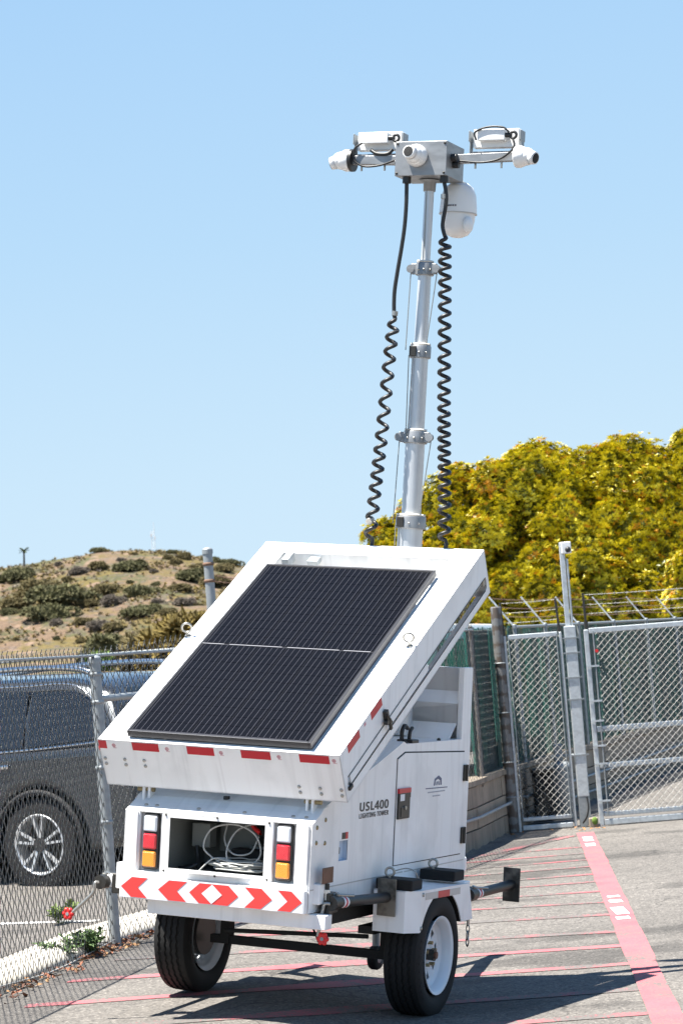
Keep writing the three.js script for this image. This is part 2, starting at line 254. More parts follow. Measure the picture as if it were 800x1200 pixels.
{
  const o = thing('chain_link_fence', 'galvanized chain link fence between the dark car and the trailer', 'fence', Wp(-1.66, .15, 17.35)); const at = g => g.translate(1.66, -.15, 17.35);
  const p1 = [-1.66, 17.35], p2 = [fpt(19.14)[0] + .055, 19.14], p3 = fpt(25.9), p0 = fpt(12.2), pa = fpt(9.5);
  const post = mesh('post', pipePost(p1[0], p1[1], .1, 2.0, .038).map(at), M.galv, o); for (const y of [1.9, 1.72, 1.3, .95, .55]) mesh('tension_band', [at(band(p1[0], p1[1], y, .038))], M.galv, post);
  mesh('post', pipePost(p0[0], p0[1], .1, 2.0, .03).map(at), M.galv, o);
  const tall = mesh('tall_post', pipePost(p2[0], p2[1], .1, 2.72, .034).map(at), M.galv, o); for (const y of [2.62, 2.5, 2.27, 2.06]) mesh('wire_tie', [at(band(p2[0], p2[1], y, .034))], M.rustWire, tall);
  mesh('brace_rail', [at(rod(Wp(p1[0], 1.74, p1[1]), Wp(p2[0], 1.74, p2[1]), .024))], M.galv, o);
  meshes('top_rail', [at(rod(Wp(pa[0], 2.02, pa[1]), Wp(p1[0], 2.02, p1[1]), .009)), at(rod(Wp(p1[0], 2.02, p1[1]), Wp(p3[0], 2.05, p3[1]), .011))], M.galv, o);
  const m1 = mesh('chain_link_mesh', at(chainLink(pa, p1, .17, .17, 1.88, .0032, .047, true)), M.wire, o, true); m1.userData.kind = 'stuff';
  const m2 = mesh('chain_link_mesh', at(chainLink(p1, p3, .17, .55, 1.88, .0032, .047, true)), M.wire, o, true); m2.userData.kind = 'stuff';
  mesh('tension_wire', [at(tube([0, 1, 2, 3, 4, 5, 6].map(i => { const q = fpt(9.5 + i * 1.3); return Wp(q[0] + .01, .2 + .03 * Math.sin(i * 2.1), q[1]); }), .004, 30, 5))], M.wireOld, o);
  const wires = []; const e = fpt(23.2); wires.push(barbed(Wp(p2[0], 2.55, p2[1]), Wp(e[0], 2.3, e[1])), barbed(Wp(p2[0], 2.5, p2[1]), Wp(e[0], 2.42, e[1])), barbed(Wp(p2[0], 2.27, p2[1]), Wp(e[0], 2.2, e[1])));
  for (const w of wires) mesh('barbed_wire', w.map(at), M.rustWire, o);
}
// ---------------------------------------------------------------- retaining wall and slat fence along the far left edge
M.concrete = [0, 1, 2].map(s => new THREE.MeshStandardMaterial({ map: tex(512, (u, v) => { const k = (.235 + .02 * s) * (.72 + .5 * fbm(u * 7, v * 7, 91 + s, 5, 7)) * (1 - .25 * sstep(.5, .75, fbm(u * 24, v * 2, 95 + s, 3))); return [k * 1.15, k * .94, k * .72]; }, .9), roughness: .9 }));
M.slat = std([.022, .19, .14], .4); M.slatBack = std([.01, .06, .04], .7);
{
  const o = thing('retaining_wall', 'low tan concrete plank retaining wall with a pipe rail, running behind the trailer', 'wall', Wp(.9, 0, 24.6)); const at = g => g.translate(-.9, 0, 24.6);
  let z = 20.6, k = 0; const TOP = .6;
  while (z < 56) {
    const z1 = z + 1.6; const [ax, az] = fpt(Math.min(z, 56)), [bx, bz] = fpt(Math.min(z1, 56.5)); const len = Math.hypot(bx - ax, bz - az), nx = -(bz - az) / len, nz = (bx - ax) / len; // left normal
    for (let r = 0; r < 3; r++) { const h = .2, off = .1 + rr(-.006, .006); const y = r * h + h / 2 - .02; const g = bar(Wp(ax + nx * off, y, az + nz * off), Wp(bx + nx * off, y, bz + nz * off), .18, h - .012, 0); g.scale(1, 1, 1); mesh('concrete_plank', [at(g)], M.concrete[(k++ * 7 + r) % 3], o); }
    const cp = bar(Wp(ax + nx * .1, TOP + .01, az + nz * .1), Wp(bx + nx * .1, TOP + .01, bz + nz * .1), .23, .05); mesh('coping', [at(cp)], M.concrete[k % 3], o);
    z = z1;
  }
  const rail = []; for (const [za, zb] of [[21, 27.2], [28, 52]]) { const n = Math.round((zb - za) / 2); const pts = []; for (let i = 0; i <= n; i++) { const q = fpt(za + (zb - za) * i / n); pts.push(Wp(q[0] + .05, .3, q[1])); } for (let i = 0; i < n; i++) rail.push(rod(pts[i], pts[i + 1], .016)); for (const p of pts) rail.push(rod(p, [p[0] - .07, p[1], p[2]], .012)); }
  mesh('pipe_rail', rail.map(at), M.galv, o);
  const rail2 = []; for (let i = 0; i < 10; i++) { const q = fpt(28 + i * 2.4), w = fpt(30.4 + i * 2.4); rail2.push(rod(Wp(q[0] + .05, .12, q[1]), Wp(w[0] + .05, .12, w[1]), .014)); } mesh('pipe_rail', rail2.map(at), M.galv, o);
}
{
  const o = thing('slat_fence', 'chain link fence woven with dark green slats on top of the low wall', 'fence', Wp(.9, .6, 24.6)); const at = g => g.translate(-.9, -.6, 24.6);
  const slats = []; let z = 26.0;
  const lp = zz => { const q = fpt(zz), q2 = fpt(zz + .2), l = Math.hypot(q2[0] - q[0], .2); return [q[0] - .2 / l * .1, q[1] + (q2[0] - q[0]) / l * .1]; };
  while (z < 54) { const [x, zz] = lp(z); const q2 = lp(z + .1); const ang = Math.atan2(q2[0] - x, q2[1] - zz); const g = new THREE.BoxGeometry(.05, 1.42, .004); g.rotateY(Math.PI / 2 - ang + rr(-.5, .5)); g.translate(x, 1.35 + rr(-.02, .02), -zz); slats.push(g); z += .0685; }
  const sp = mesh('slat_panel', slats.map(at), M.slat, o); sp.userData.kind = 'stuff';
  const c1 = lp(26), c2 = lp(27.4), c3 = lp(40), c4 = lp(53.9); const onR = ([x, zz]) => [x + .014, zz - .004];
  for (const [a, b] of [[c1, c2], [c2, c3], [c3, c4]]) { const m = mesh('chain_link_mesh', at(chainLink(onR(a), onR(b), .63, .63, 1.45, .0032, .0354, true)), M.wire, o, true); m.userData.kind = 'stuff'; }
  let k = 0; for (const zz of [26, 28.4, 29.9, 31.7, 33.9, 36.2, 38.5, 41, 44, 47.5, 51]) { const [x, z1] = lp(zz); const px = x + .06; const post = mesh('post', pipePost(px, z1, .6, 2.08, .021).map(at), k ? M.galv : M.rusty, o); if (k) mesh('barbed_wire_arm', [at(bar(Wp(px, 2.06, z1), Wp(px - .24, 2.4, z1 + .05), .03, .015))], M.galvBright, post); k++; }
  meshes('top_rail', [[28.4, 40], [40, 53.9]].map(([z0, z1]) => at(rod(Wp(lp(z0)[0] + .05, 2.06, z0), Wp(lp(z1)[0] + .05, 2.06, z1), .016))), M.galv, o);
  for (const [h, dx] of [[2.18, -.08], [2.28, -.15], [2.38, -.22]]) { const g = []; const zs = [28.4, 31.7, 36.2, 41, 51]; for (let i = 0; i < 4; i++) { const a = lp(zs[i]), b = lp(zs[i + 1]); g.push(barbed(Wp(a[0] + dx + .06, h, a[1]), Wp(b[0] + dx + .06, h, b[1]), .02)); } mesh('barbed_wire', g.flat().map(at), M.rustWire, o); }
}
// ---------------------------------------------------------------- gates
const GZ = 27.2;
function gatePanel(o, at, x0, x1, rails, post, yTop = 1.95) {
  const sw = x1 - x0 > 1 ? .046 : .028; for (const x of [x0, x1]) mesh('stile', [at(box(x, .98, -GZ, sw, 1.98, .05, .008))], M.galvBright, o);
  for (const [y, h] of rails) mesh('rail', [at(box((x0 + x1) / 2, y, -GZ, x1 - x0 - .055, h, .05, .008))], M.galvBright, o);
}
{
  const o = thing('narrow_gate_panel', 'narrow fixed chain link panel between the rusty pipe post and the square camera post', 'gate', Wp(1.52, 0, GZ)); const at = g => g.translate(-1.52, 0, GZ);
  gatePanel(o, at, 1.54, 2.1, [[1.95, .05], [.115, .04], [.03, .05]]);
  const m = mesh('chain_link_mesh', at(chainLink([1.55, GZ - .03], [2.1, GZ - .03], .13, .13, 1.84, .0027, .0354)), M.wire, o, true); m.userData.kind = 'stuff';
  for (const x of [1.575, 2.06]) mesh('tension_bar', [at(rod(Wp(x, .1, GZ - .032), Wp(x, 1.95, GZ - .032), .006))], M.galv, o);
  for (const x of [1.535, 2.095]) { const p = mesh('wire_post', [at(bar(Wp(x, 2.0, GZ), Wp(x - .015, 2.31, GZ), .022, .022)), at(rod(Wp(x, 1.97, GZ), Wp(x, 2.04, GZ), .02))], M.darkSteel, o); }
  for (const y of [2.1, 2.2, 2.3]) mesh('barbed_wire', barbed(Wp(1.53, y, GZ), Wp(2.09, y, GZ), .006).map(at), M.wireOld, o);
  const rp = thing('rusty_pipe_post', 'tall round rusty pipe post at the left end of the narrow panel', 'post', Wp(1.475, 0, GZ)); const rpost = mesh('pipe', pipePost(0, 0, 0, 2.26, .055, false).concat([new THREE.CylinderGeometry(.05, .055, .012, 16).translate(0, 2.266, 0)]), M.rusty, rp); for (const y of [.35, .7, 1.2, 1.7]) mesh('strap', [new THREE.TorusGeometry(.058, .008, 6, 18).rotateX(Math.PI / 2).translate(0, y, 0), box(.06, y, 0, .05, .02, .02)], M.galv, rpost);
}
{
  const o = thing('sliding_gate', 'wide galvanized chain link sliding gate with barbed wire on top', 'gate', Wp(2.35, 0, GZ - .12)); const at = g => g.translate(-2.35, 0, GZ); const z = GZ;
  gatePanel(o, at, 2.352, 6.4, [[1.955, .055], [.965, .055], [.6, .05], [.115, .045], [.035, .06]]);
  mesh('stile', [at(box(4.4, .98, -GZ, .05, 1.86, .045))], M.galvBright, o);
  const m = mesh('chain_link_mesh', at(chainLink([2.42, GZ - .03], [6.38, GZ - .03], .13, .13, 1.84, .0027, .0354)), M.wire, o, true); m.userData.kind = 'stuff';
  mesh('tension_bar', [at(rod(Wp(2.42, .1, GZ - .032), Wp(2.42, 1.95, GZ - .032), .007))], M.galv, o);
  for (const y of [.25, .62, .8, 1.05, 1.25, 1.6]) mesh('tie_bolt', [at(box(2.39, y, -GZ + .035, .13, .018, .012))], M.galvBright, o);
  for (const x of [2.36, 4.4, 6.38]) mesh('wire_post', [at(bar(Wp(x, 2.0, GZ), Wp(x - .01, 2.34, GZ), .022, .022)), at(rod(Wp(x, 1.98, GZ), Wp(x, 2.05, GZ), .02))], M.darkSteel, o);
  for (const y of [2.13, 2.22, 2.32]) mesh('barbed_wire', [...barbed(Wp(2.36, y, GZ), Wp(4.39, y, GZ), .012), ...barbed(Wp(4.39, y, GZ), Wp(6.37, y, GZ), .012)].map(at), M.wireOld, o);
  mesh('reflector', [at(new THREE.CylinderGeometry(.018, .018, .012, 14).rotateX(Math.PI / 2).translate(2.44, 1.75, -GZ + .05))], M.redPlastic, o);
}
{
  const o = thing('square_gate_post', 'square galvanized gate post carrying a tall thin camera pole', 'gate post', Wp(2.2, 0, GZ));
  const p = mesh('post', [box(0, 1.16, 0, .115, 1.72, .115, .01)], M.galvBright, o); mesh('base', [bar([0, 0, 0], [0, .32, 0], .11, .11)], M.galv, o);
  for (const y of [.72, 1.28, 1.5, 1.75, 1.9]) mesh('hinge_strap', [box(0, y, .06, .17, .013, .012)], M.galv, p);
  mesh('conduit', [tube([[.03, .3, .08], [.035, .2, .1], [.01, .1, .1], [-.03, .04, .07]], .009, 14)], M.black, o);
  const pole = mesh('camera_pole', [box(-.012, 2.44, 0, .05, .86, .05, .006), rod([.03, 1.95, .01], [.03, 2.7, .01], .012)], M.galvBright, o);
  const cam = mesh('camera', [box(.03, 2.81, .03, .1, .12, .06, .01)], M.camWhite, o); mesh('camera_eye', [new THREE.SphereGeometry(.03, 16, 12).translate(.045, 2.79, .06)], M.black, cam);
}
{
  const o = thing('gate_motor', 'dark gate operator box beside the wall, behind the narrow panel', 'gate motor', Wp(1.86, 0, GZ + .9));
  mesh('cabinet', [box(0, .28, 0, .2, .5, .26, .03)], M.blackMatt, o); mesh('lid', [box(0, .55, 0, .23, .06, .3, .02)], M.darkSteel, o); mesh('drive_wheel', [new THREE.CylinderGeometry(.07, .07, .05, 18).rotateX(Math.PI / 2).translate(-.03, .15, .16)], M.darkSteel, o);
  const b = thing('capped_bollard', 'thick pale capped bollard behind the narrow panel, next to the square post', 'bollard', Wp(2.1, 0, GZ + 1.4));
  mesh('tube', lathe([[.001, 0], [.115, 0], [.115, .5], [.12, .52], [.12, .56], [.1, .6], [.001, .62]], 24), M.galv, b); mesh('mount_arm', [box(-.02, .7, 0, .09, .18, .09, .01), box(.03, .66, 0, .26, .03, .1, .008)], M.galv, b);
  const st = thing('gate_stop', 'small concrete stop block at the foot of the square gate post', 'block', Wp(2.27, 0, GZ - .12)); mesh('block', [box(0, .04, 0, .09, .1, .09, .012)], M.concrete[1], st); mesh('moss_patch', [new THREE.SphereGeometry(.03, 8, 6).scale(1, 1.3, .6).translate(.01, .06, .05)], std([.12, .2, .03], .9), st);
}
// ---------------------------------------------------------------- cars in the neighbouring car park
M.carDark = new THREE.MeshPhysicalMaterial({ color: rgb(.05, .056, .062), roughness: .24, metalness: .6, clearcoat: 1, clearcoatRoughness: .05 });
M.carWhite = new THREE.MeshPhysicalMaterial({ color: rgb(.76, .77, .77), roughness: .4, clearcoat: .8, clearcoatRoughness: .1 });
M.chrome = std([.7, .7, .7], .15, 1);
function carWheel(R = .36) { // outer face towards +z
  const w = new THREE.Group(); w.name = 'wheel';
  mesh('tyre', [lathe([[R - .125, -.11], [R - .02, -.115], [R, -.09], [R, .09], [R - .02, .115], [R - .125, .11]], 40).rotateX(Math.PI / 2)], M.rubber, w);
  const rim = [lathe([[R - .15, -.1], [R - .13, -.1], [R - .118, .112], [R - .13, .118], [R - .145, .1], [R - .15, -.1]], 40).rotateX(Math.PI / 2)];
  for (let i = 0; i < 5; i++) for (const s of [-1, 1]) { const a = i * 1.2566 + .31, b = a + s * .2; rim.push(bar([Math.cos(a + s * .12) * .05, Math.sin(a + s * .12) * .05, .09], [Math.cos(b) * (R - .14), Math.sin(b) * (R - .14), .1], .035, .02)); }
  mesh('rim', rim, M.rimSilver ??= std([.66, .67, .68], .28, .6), w); mesh('hub_cap', [new THREE.CylinderGeometry(.055, .06, .03, 18).rotateX(Math.PI / 2).translate(0, 0, .1)], M.blackMatt, w);
  mesh('brake_disc', [new THREE.CylinderGeometry(R - .155, R - .155, .02, 28).rotateX(Math.PI / 2).translate(0, 0, -.02)], M.darkSteel, w);
  return w;
}
function suv(name, label, pos, turn, paint) { // local x = forward, visible (left) flank at +z
  const o = thing(name, label, 'car', pos, turn); const hw = .92;
  const arch = cx => { const a = []; for (let i = 0; i <= 12; i++) { const t = Math.PI - Math.PI * i / 12; a.push([cx + .43 * Math.cos(t), .34 + .43 * Math.sin(t)]); } return a; };
  const low = [[-2.3, .3], [-1.83, .26], ...arch(-1.38), [-.9, .24], [.9, .24], ...arch(1.4), [2.1, .26], [2.36, .32], [2.42, .6], [2.3, .86], [1.55, 1.06], [.9, 1.12], [-2.2, 1.14], [-2.38, .98], [-2.4, .55]];
  const body = mesh('body', [new THREE.ExtrudeGeometry(shape(low), { depth: 2 * hw - .32, bevelEnabled: true, bevelThickness: .16, bevelSize: .11, bevelOffset: -.11, bevelSegments: 6 }).translate(0, 0, -hw + .16)], paint, o);
  const secs = [[-2.26, 1.02, -.02, .88], [-2.02, 1.55, 0, .72], [-1.6, 1.64, 0, .7], [-.4, 1.68, 0, .7], [.3, 1.63, 0, .69], [1.35, 1.06, 0, .84]]; // x, roof height, _, roof half width
  const gp = [], gi = []; for (const [x, y, , w] of secs) { const q = [[.885, 1.05], [(w + .885) / 2 + .015, (y + 1.05) / 2], [w, y - .05], [w - .1, y], [0, y + .02]]; for (let i = 0; i < 9; i++) { const k = i < 5 ? i : 8 - i, s = i < 5 ? 1 : -1; gp.push(x, Math.max(1.0, q[k][1]), q[k][0] * s); } }
  for (let i = 0; i < secs.length - 1; i++) for (let j = 0; j < 8; j++) { const a = i * 9 + j; gi.push(a, a + 1, a + 9, a + 1, a + 10, a + 9); } const gg = new THREE.BufferGeometry(); gg.setAttribute('position', new THREE.Float32BufferAttribute(gp, 3)); gg.setIndex(gi); gg.computeVertexNormals(); mesh('cabin', [gg], paint, o);
  const side = (pts, s, d = .012) => { const g = ext(shape(pts), .006); const p = g.attributes.position; for (let i = 0; i < p.count; i++) { const y = p.getY(i); const w = .885 - (y - 1.05) / .6 * .18; p.setZ(i, s * (w + d + p.getZ(i))); } g.computeVertexNormals(); return g; };
  for (const s of [1, -1]) {
    mesh('side_window', [side([[-1.98, 1.16], [-1.3, 1.12], [-1.3, 1.55], [-1.72, 1.54], [-1.93, 1.4]], s)], M.glassDark, o); mesh('side_window', [side([[-1.26, 1.12], [-.32, 1.11], [-.32, 1.58], [-1.26, 1.56]], s)], M.glassDark, o); mesh('side_window', [side([[-.26, 1.11], [.9, 1.1], [.42, 1.5], [.2, 1.56], [-.26, 1.58]], s)], M.glassDark, o);
    meshes('window_trim', [tube([[-1.99, 1.13], [-1.3, 1.1], [0, 1.085], [.9, 1.08]].map(([x, y]) => [x, y, s * (.885 - (y - 1.05) * .3 + .02)]), .01, 20), tube([[-1.99, 1.13], [-1.96, 1.38], [-1.74, 1.57], [-1.2, 1.6], [0, 1.61]].map(([x, y]) => [x, y, s * (.885 - (y - 1.05) * .3 + .02)]), .008, 24)], M.chrome, o);
    mesh('roof_rail', [tube([[-1.9, 1.62, s * .64], [-1.7, 1.7, s * .63], [-.6, 1.74, s * .63], [.2, 1.7, s * .63]], .026, 20)], M.chrome, o);
    for (const x of [-1.05, .1]) mesh('door_handle', [box(x, .98, s * .935, .2, .035, .03, .012)], M.chrome, o);
    meshes('door_gap', [box(-.29, .68, s * hw, .008, .78, .008), box(-1.0, .78, s * hw, .008, .56, .008)], M.black, o);
    mesh('sill', [box(0, .27, s * .9, 1.95, .09, .06, .02)], M.blackMatt, o); mesh('tail_light', [box(-2.3, 1.0, s * .78, .2, .14, .26, .03)], M.lensRed, o);
    meshes('wheel_arch', [new THREE.TorusGeometry(.43, .022, 6, 24, Math.PI).translate(-1.38, .34, s * .915), new THREE.TorusGeometry(.43, .022, 6, 24, Math.PI).translate(1.4, .34, s * .915)], M.blackMatt, o);
  }
  mesh('rear_window', [box(0, 0, 0, .012, .42, 1.2).rotateZ(-.42).translate(-2.175, 1.34, 0)], M.glassDark, o); meshes('bumper', [box(-2.38, .5, 0, .12, .2, 1.7, .04), box(2.4, .45, 0, .1, .2, 1.6, .04)], M.blackMatt, o); mesh('number_plate', [box(-2.44, .78, 0, .012, .13, .34)], M.whitePlain, o);
  for (const [x, s] of [[-1.38, 1], [1.4, 1], [-1.38, -1], [1.4, -1]]) { const w = carWheel(); w.position.set(x, .36, s * .8); if (s < 0) w.rotation.y = Math.PI; o.add(w); }
  for (const s of [-1, 1]) mesh('side_mirror', [box(.85, 1.15, s * 1.0, .12, .14, .2, .04)], paint, o);
  meshes('seat', [box(-.7, .95, .35, .18, .9, .5, .08), box(-.7, .95, -.35, .18, .9, .5, .08), box(.35, .95, .38, .18, .9, .5, .08)], M.blackMatt, o);
  return o;
}
// local +x forward -> heading (-.86, +.5 ahead)
suv('parked_car', 'dark grey sport utility car with silver wheels seen through the left fence', Wp(-3.27, .25, 22.6), Math.PI - .54, M.carDark);
suv('parked_car', 'second dark car, its roof just showing beyond the fence post', Wp(-2.0, .3, 24.9), Math.PI - .54, std([.02, .021, .023], .55, 0)).scale.set(1, .86, 1);
{
  const o = thing('white_van', 'white van parked behind the fence, showing between the trailer and the green slats', 'van', Wp(.42, .5, 28.6), 1.297);
  mesh('body', [ext(shape([[-2.4, .3], [-1.8, .3], [-1.75, .62], [-1.1, .62], [-1.05, .3], [1.05, .3], [1.1, .62], [1.75, .62], [1.8, .3], [2.3, .35], [2.35, .8], [1.75, 1.0], [1.15, 1.62], [-2.3, 1.66], [-2.4, 1.55]]), 1.7, .06).translate(0, 0, -.85)], M.carWhite, o);
  mesh('side_window', [box(.55, 1.3, .925, .75, .4, .012)], M.glassDark, o); mesh('side_window', [box(-.9, 1.3, .925, 1.6, .36, .012)], M.glassDark, o); meshes('body_trim', [box(-.1, .78, .925, 3.8, .05, .02), box(-.1, 1.05, .922, 3.8, .02, .01)], M.greyTape, o); mesh('windscreen', [box(0, 0, 0, .012, .66, 1.4).rotateZ(.76).translate(1.52, 1.32, 0)], M.glassDark, o); mesh('head_light', [box(2.3, .78, .66, .12, .12, .25, .03)], M.lensClear, o); mesh('head_light', [box(2.3, .78, -.66, .12, .12, .25, .03)], M.lensClear, o);
  mesh('rear_window', [box(-2.43, 1.3, 0, .012, .34, 1.36)], M.glassDark, o); mesh('bumper', [box(-2.46, .46, 0, .12, .16, 1.66, .03)], M.greyTape, o); for (const z of [-.72, .72]) mesh('tail_light', [box(-2.44, .95, z, .03, .32, .12, .01)], M.lensRed, o); mesh('door_gap', [box(-2.455, .95, 0, .006, .9, .012)], M.black, o); mesh('number_plate', [box(-2.455, .8, .2, .012, .12, .34)], M.whiteTape, o);
  for (const [x, s] of [[-1.42, 1], [1.42, 1], [-1.42, -1], [1.42, -1]]) { const w = carWheel(.33); w.position.set(x, .33, s * .76); if (s < 0) w.rotation.y = Math.PI; o.add(w); }
}
// ---------------------------------------------------------------- dry hillside
function skyline(x) { // crest height at 285 m
  const pts = [[-120, 9], [-60, 12], [-36.2, 14.3], [-34, 14.5], [-30.8, 14.75], [-26.2, 15.4], [-22.6, 15.2], [-18, 14.6], [-13.5, 13.2], [-10.9, 12.4], [-5, 10.8], [6, 8], [30, 5], [120, 4]];
  let k = 0; while (k < pts.length - 2 && x > pts[k + 1][0]) k++; const a = pts[k], b = pts[k + 1]; const t = sstep(0, 1, (x - a[0]) / (b[0] - a[0])); const tl = Math.min(1, Math.max(0, (x - a[0]) / (b[0] - a[0]))); return a[1] + (b[1] - a[1]) * (.35 * t + .65 * tl);
}
function hillH(x, z) {
  const c = skyline(x); let h;
  const foot = .2 + 1.7 * sstep(55, 110, z) + 2.6 * sstep(110, 240, z);
  if (z < 236) h = foot; else if (z < 290) { const t = (z - 236) / 54; h = foot + (c - foot) * (t * .8 + .2 * Math.sin(t * Math.PI / 2)); } else h = c - (z - 290) * .16;
  const k = sstep(60, 240, z); h += k * ((fbm(x * .08 + 5, z * .08, 201, 4) - .5) * 1.6 * (z > 280 ? .4 : 1) + (fbm(x * .5, z * .5, 207, 3) - .5) * .35); if (x > 12) h = h * (1 - sstep(12, 60, x)); return h;
}
{
  const T = tex(2048, (u, v) => { // soil, dry grass and low scrub
    const a = fbm(u * 14, v * 14, 301, 5, 14), b = fbm(u * 32, v * 32, 305, 4, 32), c = fbm(u * 90, v * 90, 309, 3, 90), d = vnoise(u * 500, v * 500, 311, 500);
    let k = [.125, .082, .05]; const mix = (q, t) => { k = k.map((s, i) => s + (q[i] - s) * t); };
    mix([.105, .078, .02], sstep(.4, .6, a * .6 + b * .4)); mix([.175, .118, .08], sstep(.57, .68, b)); mix([.062, .06, .022], sstep(.47, .6, .55 * fbm(u * 22, v * 22, 317, 4, 22) + .45 * c)); mix([.1, .074, .062], .6 * sstep(.58, .72, c)); const g = .72 + .56 * d; return k.map(s => s * g);
  }, 1 / 60);
  M.hill = new THREE.MeshStandardMaterial({ map: T, roughness: 1, bumpMap: tex(512, (u, v) => fbm(u * 60, v * 60, 401, 3, 60), 1 / 20, false), bumpScale: .25 });
  const xs = [], zs = []; for (let x = -140; x <= 130; x += (x > -50 && x < 20) ? .8 : 4) xs.push(x); for (let z = 54; z <= 420; z += z > 230 && z < 296 ? .8 : 4) zs.push(z);
  gridSheet('hill', xs, zs, hillH, M.hill);
}
// leaf clumps ------------------------------------------------------
function rosette(n, len, wid, up, s0) { // a whorl of folded leaves
  seed = s0; const pos = [];
  for (let i = 0; i < n; i++) { const a = i * 2.399 + rr(-.3, .3), e = up + rr(-.35, .35), L = len * rr(.75, 1.15), w = wid * rr(.8, 1.1); const d = V3(Math.cos(a) * Math.cos(e), Math.sin(e), Math.sin(a) * Math.cos(e)), s = V3(-Math.sin(a), 0, Math.cos(a)), nn = V3().crossVectors(s, d); const b = d.clone().multiplyScalar(L * .08), m1 = d.clone().multiplyScalar(L * .5).addScaledVector(s, w / 2).addScaledVector(nn, w * .18), m2 = d.clone().multiplyScalar(L * .5).addScaledVector(s, -w / 2).addScaledVector(nn, w * .18), t = d.clone().multiplyScalar(L).addScaledVector(nn, -L * .08), c = d.clone().multiplyScalar(L * .5); for (const q of [b, m1, c, c, m1, t, b, c, m2, c, t, m2]) pos.push(q.x, q.y, q.z); }
  const g = new THREE.BufferGeometry(); g.setAttribute('position', new THREE.Float32BufferAttribute(pos, 3)); g.computeVertexNormals(); return g;
}
const leafMat = (o = {}) => new THREE.MeshPhysicalMaterial({ color: 0xffffff, roughness: .55, transmission: .22, thickness: 0, side: THREE.DoubleSide, ...o });
const LM = leafMat({ roughness: .42 }), LM2 = std(1, .9); LM2.side = THREE.DoubleSide;
const ros = [rosette(7, .085, .04, .55, 11), rosette(8, .075, .034, .8, 12), rosette(6, .095, .043, .35, 13)];
const DUM = new THREE.Object3D();
function leafCloud(name, geo, mat, items, parent) { // items: [x,y,z, nx,ny,nz, scale, r,g,b]
  const im = new THREE.InstancedMesh(geo, mat, items.length); const q = new THREE.Quaternion(), q2 = new THREE.Quaternion(), Y = V3(0, 1, 0);
  items.forEach((t, i) => { DUM.position.set(t[0], t[1], t[2]); q.setFromUnitVectors(Y, V3(t[3], t[4], t[5]).normalize()); q2.setFromAxisAngle(Y, rnd() * 6.28); DUM.quaternion.copy(q).multiply(q2); DUM.scale.setScalar(t[6]); DUM.updateMatrix(); im.setMatrixAt(i, DUM.matrix); im.setColorAt(i, rgb(t[7], t[8], t[9])); });
  im.name = name; im.castShadow = im.receiveShadow = true; im.userData.kind = 'stuff'; parent.add(im); return im;
}
M.bark = new THREE.MeshStandardMaterial({ map: tex(256, (u, v) => { const k = .05 + .08 * fbm(u * 12, v * 4, 55, 5, 0); return [k * 1.1, k * .9, k * .7]; }, 1), roughness: 1 });
function tree(label, x, z, base, lobes, sd, tone, n) { // lobes: [dx, y, dz, r]
  const o = thing('broadleaf_tree', label, 'tree', Wp(x, base, z)); seed = sd;
  const limbs = [rod([0, 0, 0], [.05, 1.3, 0], .2, .14, 9)]; for (const [dx, y, dz, r] of lobes) limbs.push(rod([.05, 1.2, 0], [dx * .55, 1.2 + (y - base - 1.2) * .55, -dz * .55], .09, .05, 6), rod([dx * .55, 1.2 + (y - base - 1.2) * .55, -dz * .55], [dx, y - base, -dz], .05, .015, 5));
  mesh('trunk', limbs, M.bark, o);
  let area = 0; for (const l of lobes) area += l[3] * l[3]; const items = [[], [], []];
  for (const [dx, y, dz, r] of lobes) {
    const m = Math.round(n * r * r / area), subs = []; for (let i = 0; i < 24; i++) { const u = rr(-1, 1), a = rr(0, 6.283), c = Math.sqrt(1 - u * u); subs.push([c * Math.cos(a), u, c * Math.sin(a), rr(.2, .4)]); }
    for (let i = 0; i < m; i++) {
      const s = subs[(rnd() * subs.length) | 0], u = rr(-.5, 1), a = rr(0, 6.283), c = Math.sqrt(Math.max(0, 1 - u * u)); let nx = c * Math.cos(a), ny = u, nz = c * Math.sin(a); const R = s[3] * (.62 + .46 * Math.sqrt(rnd())) * (rnd() < .03 ? rr(1.1, 1.4) : 1);
      // points on a bump that sits on the lobe
      const px = s[0] * .8 + nx * R, py = s[1] * .75 + ny * R, pz = s[2] * .8 + nz * R; const k = rnd(); const t = tone;
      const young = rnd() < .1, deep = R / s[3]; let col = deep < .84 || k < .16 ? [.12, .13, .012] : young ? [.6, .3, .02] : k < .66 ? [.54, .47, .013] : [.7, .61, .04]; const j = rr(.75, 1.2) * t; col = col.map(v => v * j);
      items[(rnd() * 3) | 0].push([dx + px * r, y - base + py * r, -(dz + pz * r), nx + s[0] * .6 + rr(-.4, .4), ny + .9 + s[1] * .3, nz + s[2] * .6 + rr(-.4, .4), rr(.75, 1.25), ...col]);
    }
  }
  const crown = new THREE.Group(); crown.name = 'crown'; o.add(crown); items.forEach((it, i) => leafCloud('leaves', ros[i], LM, it, crown)); return o;
}
